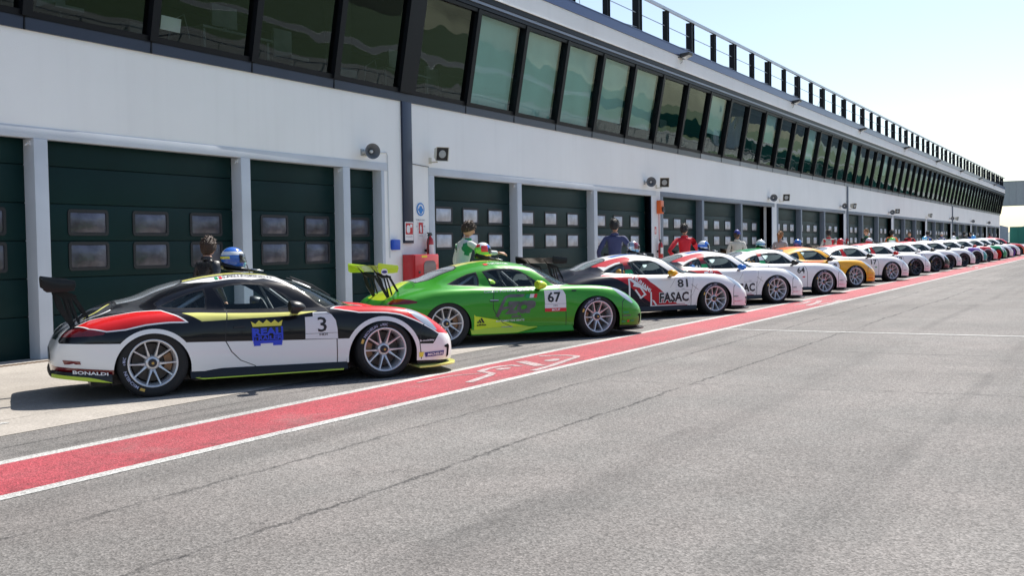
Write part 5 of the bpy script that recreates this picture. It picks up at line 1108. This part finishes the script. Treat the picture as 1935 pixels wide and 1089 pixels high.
SPEC = [
 ('white racing car number 17 with dark green bars and a red roof panel', '17', 5, [P_WHITE, P_CRIM, P_WHITE, P_WHITE, P_WHITE, P_RED, P_WHITE], {}),
 ('plain white racing car with red mirror and red roof, next beyond number 17', '19', None, [P_WHITE, P_CRIM, P_WHITE, P_WHITE, P_WHITE, P_RED, P_WHITE], dict(mirror_m=P_RED)),
 ('white racing car with black nose and black front wheel arch', '4', None, [P_WHITE, P_WHITE, P_BLACK, P_WHITE, P_WHITE, P_BLACK, P_BLACK], dict(mirror_m=P_WHITE)),
 ('white racing car half hidden behind the black nosed car', '', None, [P_WHITE, P_CRIM, P_WHITE, P_WHITE, P_WHITE, P_BLACK, P_WHITE], {}),
 ('white racing car with small blue number 12 and black mirror', '12', 2, [P_WHITE, P_WHITE, P_WHITE, P_WHITE, P_WHITE, P_BLACK, P_WHITE], {}),
 ('white racing car with purple and teal front fender', '', None, [P_WHITE, P_WHITE, P_TEAL, P_PURP, P_WHITE, P_BLACK, P_WHITE], {}),
 ('white racing car with pink nose and red bonnet and mirror', '', None, [P_WHITE, P_WHITE, P_PINK, P_CRIM, P_RED, P_BLACK, P_PINK], dict(mirror_m=P_RED)),
 ('white and green racing car with bright red wheels', '', None, [P_WHITE, P_WHITE, P_ITG, P_ITG, P_GREEN, P_BLACK, P_ITG], dict(rim=M_RRIM)),
 ('pale racing car with teal bonnet, between red wheels and purple wheels', '', None, [P_WHITE, P_BLUE, P_WHITE, P_WHITE, P_TEAL, P_BLACK, P_WHITE], {}),
 ('white racing car with purple wheels near the far end of the row', '', None, [P_WHITE, P_WHITE, P_WHITE, P_WHITE, P_WHITE, P_BLACK, P_WHITE], dict(rim=M_PRIM)),
 ('red racing car with orange nose, last of the row', '', None, [P_RED, P_RED, P_ORANGE, P_RED, P_RED, P_BLACK, P_ORANGE], dict(rim=M_DRIM)),
]
LGR = build_skin([(P, s+4) for P, s in LG])
for i, (lab, num, bar, mm, kw) in enumerate(SPEC):
    k = i + 6
    if 'rim' not in kw and i > 0: kw['rim'] = M_DRIM
    car, *_ = build_car('racing_car', F[k], A_, lab, GRP, LGR, mm, full=i < 3, **kw)
    if num: numbers(car, num, 7 if num in ('4', '12') else 0, bar=bar, x0=-.80 if len(num) < 2 else -.86)
    if i < 5: sticker(car)

# ---------------- people ----------------
M_SKIN = mat('skin', (.56, .30, .20), .55, spec=.4); M_EYE = mat('eye_dark', (.02, .015, .012), .3); M_LIPS = mat('lips', (.42, .16, .13), .5)
HAIRB = mat('hair_brown', (.045, .022, .012), .6, bump=.8, bscale=90); HAIRK = mat('hair_black', (.012, .010, .010), .55, bump=.8, bscale=90); HAIRG = mat('hair_blond', (.30, .15, .06), .6, bump=.8, bscale=90)
def skin_tree(pts, edges, rad, lvl=2):
    me = bpy.data.meshes.new('s'); me.from_pydata(pts, edges, []); o = bpy.data.objects.new('s', me); COL.objects.link(o)
    md = o.modifiers.new('s', 'SKIN'); md.use_smooth_shade = True; md.branch_smoothing = .6
    for i, r in enumerate(rad): v = me.skin_vertices[0].data[i]; v.radius = r if isinstance(r, tuple) else (r, r); v.use_root = (i == 0)
    sm = o.modifiers.new('d', 'SUBSURF'); sm.levels = lvl; sm.render_levels = lvl
    dg = bpy.context.evaluated_depsgraph_get(); dg.update(); m2 = bpy.data.meshes.new_from_object(o.evaluated_get(dg)); bpy.data.objects.remove(o); bpy.data.meshes.remove(me); return m2
def hand_geo(b, wrist, d, up, s=1.0, curl=.5, thumb=1, mi=1):
    """palm and five separate curled fingers; d points from the wrist to the fingertips, up is the back of the hand"""
    d = Vector(d).normalized(); up = (Vector(up) - d*Vector(up).dot(d)).normalized(); sd = d.cross(up)
    w_ = Vector(wrist); n = 10; prev = None; rings = []
    for t, a, c in ((-.01, .024, .020), (.02, .034, .018), (.055, .042, .016), (.085, .042, .014), (.098, .036, .010)):
        rings.append([tuple(w_ + d*t*s + sd*a*s*math.cos(2*math.pi*i/n) + up*c*s*math.sin(2*math.pi*i/n)) for i in range(n)])
    k = [v for r_ in rings for v in r_]; b.add(k, [(j*n+i, j*n+(i+1) % n, (j+1)*n+(i+1) % n, (j+1)*n+i) for j in range(4) for i in range(n)] + [tuple(range(n)), tuple(range(4*n, 5*n))], mi)
    for q, (off, ln, r_) in enumerate(((-.032, .072, .0085), (-.011, .082, .009), (.011, .077, .0088), (.031, .062, .0078))):
        p = w_ + d*.088*s + sd*off*s; pts = [p - d*.012*s]; dd = d.copy()
        for j, fr in enumerate((.45, .32, .23)):
            dd = (dd*math.cos(curl*(.5+.35*j)) - up*math.sin(curl*(.5+.35*j))).normalized(); pts.append(pts[-1] + dd*ln*fr*s*1.1)
        b.tube(pts, [r_*s, r_*s, r_*.9*s, r_*.7*s], 7, mi)
    p = w_ + d*.022*s + sd*thumb*(-.030)*s; td = (d*.7 - sd*thumb*.7 - up*.15).normalized(); t2 = (d*.95 - sd*thumb*.1 - up*.35).normalized()
    b.tube([p, p+td*.035*s, p+td*.05*s+t2*.025*s, p+td*.052*s+t2*.048*s], [.013*s, .0115*s, .010*s, .0075*s], 7, mi)
def head_geo(b, c, s=1.0, yaw=0.0, pitch=0.0, mi=1):
    n, m_ = 24, 18; vs = []; rot = Matrix.Rotation(yaw, 3, 'Z') @ Matrix.Rotation(pitch, 3, 'Y')
    for j in range(m_+1):
        th = math.pi*j/m_; z = math.cos(th); rr = math.sin(th)
        for i in range(n):
            a = 2*math.pi*i/n; x = rr*math.cos(a); y = rr*math.sin(a)
            X = x*.098; Y = y*.075; Z = z*.118
            if Z < -.01:   # jaw narrows, chin forward
                t = min(1, (-.01-Z)/.10); Y *= 1-.34*t; X = X*(1-.12*t) + .014*t if x > 0 else X*(1-.38*t)
            fr = max(0, math.cos(a))
            g = lambda zz, ww: math.exp(-((Z-zz)/ww)**2)
            if x > .3:
                X += .022*g(-.022, .016)*math.exp(-(Y/.013)**2) + .010*g(.002, .02)*math.exp(-(Y/.010)**2)    # nose
                X += .006*g(.030, .012)*math.exp(-(Y/.05)**2)                                                # brow
                X -= .009*g(.010, .011)*math.exp(-((abs(Y)-.031)/.015)**2)                                   # eye sockets
                X += .006*g(-.060, .010)*math.exp(-(Y/.022)**2) + .007*g(-.100, .016)*math.exp(-(Y/.02)**2)   # mouth, chin
            v = rot @ Vector((X*s, Y*s, Z*s)); vs.append(tuple(Vector(c)+v))
    b.add(vs, [(j*n+i, j*n+(i+1) % n, (j+1)*n+(i+1) % n, (j+1)*n+i) for j in range(m_) for i in range(n)], mi)
    for sg in (-1, 1):
        e = [(Vector(c) + rot @ Vector(((-.004 + .012*math.cos(q))*s, sg*(.078+.006*math.sin(q*.5))*s, (-.008+.028*math.sin(q))*s))) for q in [2*math.pi*k/10 for k in range(10)]]
        e2 = [(p + rot @ Vector((-.012*s, -sg*.012*s, 0))) for p in e]; b.add([tuple(p) for p in e+e2], [tuple(range(10))] + [(k, (k+1) % 10, (k+1) % 10+10, k+10) for k in range(10)], mi)
        p = Vector(c) + rot @ Vector((.083*s, sg*.031*s, .010*s)); k = [(tuple(p + rot @ Vector((.004*s, .011*s*math.cos(q), .005*s*math.sin(q))))) for q in [2*math.pi*k/8 for k in range(8)]]; b.add(k, [tuple(range(8))], 2)
    p = Vector(c) + rot @ Vector((.0935*s, 0, -.060*s)); k = [(tuple(p + rot @ Vector((.0015*s, .022*s*math.cos(q), .005*s*math.sin(q))))) for q in [2*math.pi*k/10 for k in range(10)]]; b.add(k, [tuple(range(10))], 3)
    return rot
def hair_geo(c, s, rot, style):
    b = MB(); n, m_ = 26, 14; vs = []; r_ = random.Random(hash(style) % 99 + 3)
    bot = {'short': 2.28, 'long': 2.75, 'pony': 2.2, 'bob': 2.5}[style]
    for j in range(m_+1):
        for i in range(n):
            a = 2*math.pi*i/n; f = (1+math.cos(a))/2   # 1 at the front
            lim = bot*(1-.55*f**2.2) if style != 'x' else bot; th = lim*j/m_
            q = 1.10 + r_.uniform(-.04, .06) + (.10 if style in ('long', 'bob') and th > 1.2 else 0) - (.06 if style == 'short' and th > 1.9 else 0)
            x = math.sin(th)*math.cos(a)*.098*q - .006; y = math.sin(th)*math.sin(a)*.077*q; z = math.cos(th)*.118*q + (.004 if th < .6 else 0)
            vs.append(tuple(Vector(c) + rot @ Vector((x*s, y*s, z*s))))
    b.add(vs, [(j*n+i, j*n+(i+1) % n, (j+1)*n+(i+1) % n, (j+1)*n+i) for j in range(m_) for i in range(n)])
    # tufts that break the outline
    for _ in range(90):
        a = r_.uniform(0, 2*math.pi); th = r_.uniform(.05, 1.5); p = Vector((math.sin(th)*math.cos(a)*.104-.006, math.sin(th)*math.sin(a)*.082, math.cos(th)*.126)); d = Vector((p.x, p.y, p.z*.5)).normalized() + Vector((r_.uniform(-.5, .9), r_.uniform(-.6, .6), r_.uniform(-.7, .5)))
        q = [Vector(c) + rot @ (p*s*.97), Vector(c) + rot @ ((p + d*.016)*s), Vector(c) + rot @ ((p + d*.026 + Vector((.004, 0, -.010)))*s)]; b.tube(q, [.008*s, .006*s, .002*s], 5)
    if style == 'pony':
        b.tube([tuple(Vector(c)+rot @ (Vector(p)*s)) for p in ((-.09, 0, .05), (-.14, 0, .03), (-.155, .0, -.05), (-.15, 0, -.14), (-.13, 0, -.24))], [.025*s, .034*s, .034*s, .026*s, .008*s], 10)
    return b
def person(name, loc, yaw, h, label, group, suit, arms, hair=HAIRB, style='short', trim=None, headyaw=0.0, pitch=0.0, lean=0.0, cap=None, lvl=1, trouser=None):
    """arms: ((elbow, hand), (elbow, hand)) left (+y) then right, in metres for a 1.75 m figure"""
    s = h/1.75; root = empty(name, (loc[0], loc[1], gz(loc[0], loc[1])), yaw, label, 'person', group)
    def Ln(p): x, y, z = p; return (x + (z-.95)*math.tan(lean) if z > .95 else x, y, z)
    P = [(0,0,.96), (0,0,1.10), (.01,0,1.26), (.01,0,1.38), (.0,0,1.47), (.01,0,1.53)]; E = [(0,1),(1,2),(2,3),(3,4),(4,5)]; Rd = [(.115,.15), (.105,.135), (.115,.16), (.10,.15), (.078,.08), (.068,.068)]
    for sg, (el_, ha) in zip((1, -1), arms):
        k = len(P); P += [(0, sg*.165, 1.415), el_, ha]; E += [(3, k), (k, k+1), (k+1, k+2)]; Rd += [.062, .045, .034]
    for sg in (1, -1):
        k = len(P); P += [(0, sg*.09, .86), (.02, sg*.10, .50), (-.02, sg*.105, .10), (.13, sg*.12, .045)]; E += [(0, k), (k, k+1), (k+1, k+2), (k+2, k+3)]; Rd += [.092, .060, .045, .042]
    P = [Ln(p) if i < 12 else p for i, p in enumerate(P)]
    m0 = skin_tree(P, E, Rd, lvl); b = MB()
    b.add([tuple(v.co) for v in m0.vertices], [tuple(p.vertices) for p in m0.polygons], 0)
    nb = len(b.f); neck = Vector(P[5]); hands = [Vector(P[8]), Vector(P[11])]
    for i in range(nb):
        ce = sum((Vector(b.v[q]) for q in b.f[i]), Vector())/len(b.f[i])
        if (ce-neck).length < .075 and ce.z > neck.z-.03: b.m[i] = 1
        if ce.z < .10: b.m[i] = 4
        elif ce.z < .90 and trouser: b.m[i] = 6
        elif trim and .95 < ce.z < 1.42 and (abs(ce.y) > .10 and abs(ce.y) < .17): b.m[i] = 5
    hc = neck + Vector((.022, 0, .108)); rot = head_geo(b, hc, 1.0, headyaw, pitch)
    for q, (sg, (el_, ha)) in enumerate(zip((1, -1), arms)):
        a, c_ = Vector(Ln(el_)), Vector(Ln(ha)); hand_geo(b, c_ + (c_-a).normalized()*.015, c_-a, (0, sg*.2, 1), 1.0, .55, thumb=sg)
    b.v = [(x*s, y*s, z*s) for x, y, z in b.v]
    o = b.obj('body', [suit, M_SKIN, M_EYE, M_LIPS, M_BLK, trim or suit, trouser or suit], root, smooth=True, recalc=True); bpy.data.meshes.remove(m0)
    if cap:
        cb = MB(); n = 22; vs = []
        for j in range(8):
            th = 1.62*j/7
            for i in range(n): a = 2*math.pi*i/n; vs.append(tuple(hc + rot @ Vector((math.sin(th)*math.cos(a)*.108, math.sin(th)*math.sin(a)*.087, math.cos(th)*.125+.008))))
        cb.add(vs, [(j*n+i, j*n+(i+1) % n, (j+1)*n+(i+1) % n, (j+1)*n+i) for j in range(7) for i in range(n)])
        br = []
        for zz in (.012, .004):
            for a in range(-70, 71, 14): br.append(tuple(hc + rot @ Vector((.10*math.cos(R(a))*1.0+.075*math.cos(R(a))**.5, .083*math.sin(R(a)), zz + .0))))
            for a in range(70, -71, -14): br.append(tuple(hc + rot @ Vector((.10*math.cos(R(a)), .083*math.sin(R(a)), zz+.004))))
        nn = len(br)//2; cb.add(br, [tuple(range(nn)), tuple(range(2*nn-1, nn-1, -1))] + [(i, (i+1) % nn, (i+1) % nn+nn, i+nn) for i in range(nn)])
        cb.v = [(x*s, y*s, z*s) for x, y, z in cb.v]; cb.obj('cap', cap, root, smooth=40)
        hb = hair_geo(hc - rot @ Vector((.004, 0, .01)), .96, rot, style)
    else: hb = hair_geo(hc, 1.0, rot, style)
    hb.v = [(x*s, y*s, z*s) for x, y, z in hb.v]; hb.obj('hair', hair, root, smooth=50)
    # collar and belt
    cbm = MB(); cbm.lathe([(.076, 0), (.078, .02), (.072, .042), (.066, .036)], 16, 'z', c=(neck.x-.008, 0, neck.z-.075)); cbm.v = [(x*s, y*s, z*s) for x, y, z in cbm.v]; cbm.obj('collar', trim or suit, root, smooth=40)
    return root
REST = (((-.02,.26,1.12),(.10,.24,.90)), ((-.02,-.26,1.12),(.10,-.24,.90)))
LEANR = (((-.04,.27,1.14),(.12,.28,.96)), ((.14,-.26,1.20),(.34,-.30,1.17)))       # right hand out on the roof
HIP = (((-.16,.34,1.16),(.02,.20,1.00)), ((.10,-.28,1.17),(.30,-.28,1.12)))
BACK = (((-.12,.30,1.12),(-.14,.10,.98)), ((-.12,-.30,1.12),(-.14,-.10,.98)))
S_BLK = mat('suit_black', (.012, .012, .015), .45, coat=.3, vary=.5, scale=9, bump=.9, bscale=11); S_WH = mat('suit_white', (.66, .67, .64), .75, bump=.9, bscale=11); S_GRN = mat('suit_green', (.01, .22, .09), .6); S_NAVY = mat('jacket_navy', (.045, .055, .14), .8, bump=.9, bscale=11); S_RED = mat('jacket_red', (.58, .01, .025), .7, bump=.9, bscale=11); S_CREAM = mat('suit_cream', (.55, .52, .47), .8, bump=.9, bscale=11); S_GREY = mat('top_grey', (.36, .37, .42), .8, bump=.9, bscale=11); S_OR = mat('suit_orange', (.75, .15, .02), .7); S_BL = mat('suit_blue', (.03, .10, .45), .7); S_DK = mat('suit_dark', (.04, .045, .05), .8); C_BLUE = mat('cap_blue', (.02, .04, .32), .6); C_WH = mat('cap_white', (.75, .75, .73), .6); TROU = mat('trousers_dark', (.03, .03, .035), .8)
G1 = 'people standing behind the cars'
person('person', (9.14, 9.71), R(-8), 1.64, 'person with brown hair in a shiny black suit behind car number 3', G1, S_BLK, REST, HAIRB, 'long', trim=S_BLK, headyaw=R(2), lvl=2)
person('person', (14.40, 9.47), R(-30), 1.86, 'person in a white and green suit reaching an arm over the green car roof', G1, S_WH, (((.0,.26,1.14),(.12,.24,.95)), ((.20,-.26,1.27),(.46,-.27,1.26))), HAIRB, 'short', trim=S_GRN, headyaw=R(-12), pitch=R(22), lean=R(12), lvl=2)
person('person', (19.71, 9.13), R(20), 1.93, 'dark haired person in a navy jacket with red collar behind car number 81', G1, S_NAVY, (((-.10,.30,1.15),(.08,.28,.95)), ((.0,-.34,1.15),(.24,-.30,1.06))), HAIRK, 'short', trim=S_NAVY, headyaw=R(-22), lvl=2)
person('person', (23.43, 9.04), R(30), 1.85, 'dark haired person in a red jacket, hand on hip, behind the car with blue mirror', G1, S_RED, (((-.20,.38,1.16),(-.05,.20,.98)), ((.08,-.32,1.15),(.32,-.30,1.04))), HAIRK, 'short', trim=S_RED, headyaw=R(-40), lvl=2)
person('person', (27.08, 8.97), R(15), 1.71, 'person in a cream white suit and dark blue cap behind car number 64', G1, S_CREAM, REST, HAIRB, 'short', trim=S_CREAM, headyaw=R(-25), cap=C_BLUE)
person('person', (31.15, 8.99), R(5), 1.67, 'woman with a reddish ponytail and grey top behind the yellow car', G1, S_GREY, REST, HAIRG, 'pony', headyaw=R(-10))
person('person', (35.48, 8.6), R(10), 1.71, 'dark haired person in a white suit with red details behind car number 17', G1, S_CREAM, LEANR, HAIRK, 'short', trim=S_RED)
person('person', (40.31, 8.38), R(160), 1.73, 'blond person in a dark jacket, left of the nearer white cap', G1, S_DK, REST, HAIRG, 'short', trim=S_GRN)
person('person', (41.4, 8.55), R(170), 1.60, 'person in a white cap and white suit beside the blond person in a dark jacket', G1, S_CREAM, REST, HAIRG, 'short', cap=C_WH)
person('person', (44.44, 8.3), R(0), 1.70, 'person in an orange suit leaning over the car with the black nose', G1, S_OR, LEANR, HAIRK, 'short', lean=R(25), trim=S_GRN)
person('person', (47.55, 8.1), R(190), 1.63, 'person in a red and black suit right of the orange suit', G1, S_RED, BACK, HAIRK, 'short', trim=S_BLK)
person('person', (51.6, 8.0), R(-10), 1.64, 'person in a pale blue and white suit behind the car numbered 12', G1, S_CREAM, LEANR, HAIRK, 'short', trim=S_BL)
person('person', (56.9, 8.15), R(200), 1.58, 'person in a white cap with blue sleeves further down the row', G1, S_CREAM, BACK, HAIRG, 'short', cap=C_WH, trim=S_BL)
person('person', (59.8, 7.95), R(0), 1.60, 'dark haired person in green near the far end, right of the white cap', G1, S_GRN, LEANR, HAIRK, 'short')
person('person', (63.0, 7.85), R(10), 1.60, 'person in dark clothes, third from the far end of the row', G1, S_DK, REST, HAIRK, 'short')
person('person', (67.0, 8.0), R(170), 1.56, 'person in a dark jacket with blue, second from the far end', G1, S_BL, REST, HAIRK, 'short', trim=S_DK)
person('person', (73.9, 7.7), R(0), 1.50, 'person in a red top behind the last red car', G1, S_RED, REST, HAIRK, 'short')
# ---------------- helmets on the roofs ----------------
def helmet(loc, z, yaw, label, cols, pat, g='crash helmets standing on the car roofs'):
    r = empty('helmet', (loc[0], loc[1], z), yaw, label, 'helmet', g)
    b = MB(); n, m_ = 36, 22; vs = []; idx = {}
    for j in range(m_+1):
        th = math.pi*(.0 + .80*j/m_)
        for i in range(n):
            a = 2*math.pi*i/n; f = max(0, math.cos(a)); zz = math.cos(th); rr = math.sin(th)
            if th > math.pi/2: rr = rr + (1-rr)*.55
            x = rr*math.cos(a)*.138; y = rr*math.sin(a)*.118; z_ = zz*.132
            if zz < -.1: x += .026*f*min(1, (-.1-zz)/.3)       # chin bar
            if zz < -.5: x -= .012*(1-f)
            x -= .010*max(0, -math.cos(a))*(zz > 0)
            vs.append((x, y, z_+.105))
    fs = []; ms = []
    for j in range(m_):
        for i in range(n):
            a = 360*(i+.5)/n; a = a-360 if a > 180 else a; zz = math.cos(math.pi*.80*(j+.5)/m_)
            vis = abs(a) < 78 and -.30 < zz < .36
            fs.append((j*n+i, j*n+(i+1) % n, (j+1)*n+(i+1) % n, (j+1)*n+i)); ms.append(0 if vis else pat(a, zz))
    shell = [f for f, m in zip(fs, ms)]; vb = MB(); b.v = vs; b.f = fs; b.m = ms; b.obj('shell', cols, r, smooth=True)
    vv = []; ff = []
    for j in range(7):
        zz = .40 - .74*j/6; th = math.acos(zz)
        for i in range(15): a = R(-84 + 168*i/14); rr = math.sin(th); rr = rr if zz > 0 else rr+(1-rr)*.55; vv.append((rr*math.cos(a)*.144 + (.020*max(0, math.cos(a)) if zz < -.1 else 0), rr*math.sin(a)*.124, zz*.132+.105))
    vb.add(vv, [(j*15+i, j*15+i+1, (j+1)*15+i+1, (j+1)*15+i) for j in range(6) for i in range(14)]); vb.obj('visor', mat('visor', (.02, .025, .03), .05, coat=1.0), r, smooth=True, recalc=False)
    b = MB()
    for sg in (-1, 1): b.lathe([(0, -.006), (.018, -.005), (.022, .004)], 14, c=(.03, sg*.126, .125)) if sg < 0 else b.lathe([(0, .006), (.018, .005), (.022, -.004)], 14, c=(.03, sg*.126, .125))
    b.lathe([(.112, .0), (.122, .006), (.118, .016), (.10, .02)], 28, 'z'); b.obj('trim', M_BLK, r, smooth=40)
    return r
def collar_device(loc, z, yaw, label):
    r = empty('neck_restraint', (loc[0], loc[1], z), yaw, label, 'neck restraint', 'neck restraints under the helmets')
    b = MB(); pts = [(.20, -.10, .012), (.06, -.10, .03), (-.08, -.09, .06), (-.13, 0, .09), (-.08, .09, .06), (.06, .10, .03), (.20, .10, .012)]
    b.tube(pts, [.014, .022, .03, .034, .03, .022, .014], 8); b.obj('yoke', M_CARB, r, smooth=True)
    b = MB(); b.tube([(.17, -.11, .03), (.28, -.115, .01), (.33, -.09, .006)], .010, 6); b.tube([(.17, .11, .03), (.28, .115, .01)], .010, 6); b.obj('strap', D_SIL, r, smooth=True)
H_BLUE = mat('helmet_blue', (.02, .13, .52), .15, coat=1.0); H_WHITE = mat('helmet_white', (.72, .74, .76), .15, coat=1.0); H_RED = mat('helmet_red', (.62, .02, .015), .15, coat=1.0); H_GREEN = mat('helmet_green', (.15, .62, .05), .15, coat=1.0); H_YEL = mat('helmet_yellow', (.78, .68, .04), .15, coat=1.0); H_SIL = mat('helmet_silver', (.45, .48, .52), .12, metal=.7, coat=1.0); H_NAV = mat('helmet_navy', (.02, .03, .20), .15, coat=1.0); H_MAR = mat('helmet_maroon', (.20, .01, .02), .12, coat=1.0); H_CY = mat('helmet_cyan', (.15, .50, .75), .15, coat=1.0)
HC = [H_BLUE, H_WHITE, H_RED, H_GREEN, H_YEL, H_SIL, H_NAV, H_MAR, H_CY]
def on_roof(i, x, y):
    a = R(-34.2 if i == 0 else A_); d = (math.cos(a), math.sin(a)); nl = (-d[1], d[0]); P = (F[i][0]+d[0]*x+nl[0]*(HALF+y), F[i][1]+d[1]*x+nl[1]*(HALF+y))
    return P, gz(*P) + float(yz(x, v_of_y(x, abs(y)))[1])
Hs = [(0, -1.42, .22, R(-14), 'blue helmet with a white band on the roof of car number 3', lambda a, z: 1 if .30 < z < .60 else (4 if (abs(a) > 130 and 0 < z < .2) else (8 if (abs(a) < 60 and z < -.3) else 0))),
      (1, -1.43, .22, R(-14), 'multicoloured red, blue and green helmet on the roof of the green car', lambda a, z: 4 if z < -.42 else (3 if z < -.12 or (abs(a) > 140 and z < .45) else (2 if (85 < abs(a) <= 140 and z < .62) else (0 if 25 < abs(a) < 90 and z < .72 else (2 if abs(a) > 150 and z < .8 else 1))))),
      (2, -1.16, .22, R(-10), 'silver helmet with maroon side on the roof of car number 81', lambda a, z: 7 if (30 < abs(a) < 130 and -.1 < z < .75) else (8 if z < -.35 else 5)),
      (3, -1.19, .22, R(-30), 'blue and white helmet on the roof of the car with blue mirror', lambda a, z: 1 if (z > .3 and abs(a) > 110) or (-.4 < z < -.1) else (0 if z > -.2 else 6)),
      (4, -1.14, .22, R(-12), 'white helmet with blue flashes on the roof of car number 64', lambda a, z: 0 if (.0 < z < .25 and abs(a) > 50) else (3 if z < -.5 else 1)),
      (5, -1.17, .22, R(-20), 'shiny blue helmet on the roof of the yellow car', lambda a, z: 0 if z > -.1 else 6),
      (6, -1.10, .24, R(-20), 'red helmet on the roof of car number 17', lambda a, z: 2 if not (60 < abs(a) < 100 and z < .3) else 1),
      (7, -1.10, .24, R(-20), 'white and red helmet on the roof of the car with red mirror', lambda a, z: 1 if z > 0 else 2),
      (8, -1.1, .3, R(-20), 'green and white helmet on the roof of the black nosed car', lambda a, z: 3 if z > .2 else 1),
      (10, -1.1, .3, R(-20), 'pale blue helmet on the roof of the car numbered 12', lambda a, z: 8 if z > 0 else 1),
      (12, -1.1, .3, R(-20), 'white helmet on the roof of the car with pink nose', lambda a, z: 1),
      (14, -1.1, .3, R(-20), 'cyan helmet on the roof of the car with teal bonnet', lambda a, z: 8)]
for i, x, y, yw, lab, pat in Hs:
    p, z = on_roof(i, x, y); up_ = .05 if i < 3 else (.02 if i < 5 else .0)
    helmet(p, z+.004+up_, yw, lab, HC, pat)
    if i < 5:
        collar_device(p, z+.004, yw, 'black neck restraint under the ' + lab.split(' on the roof')[0])
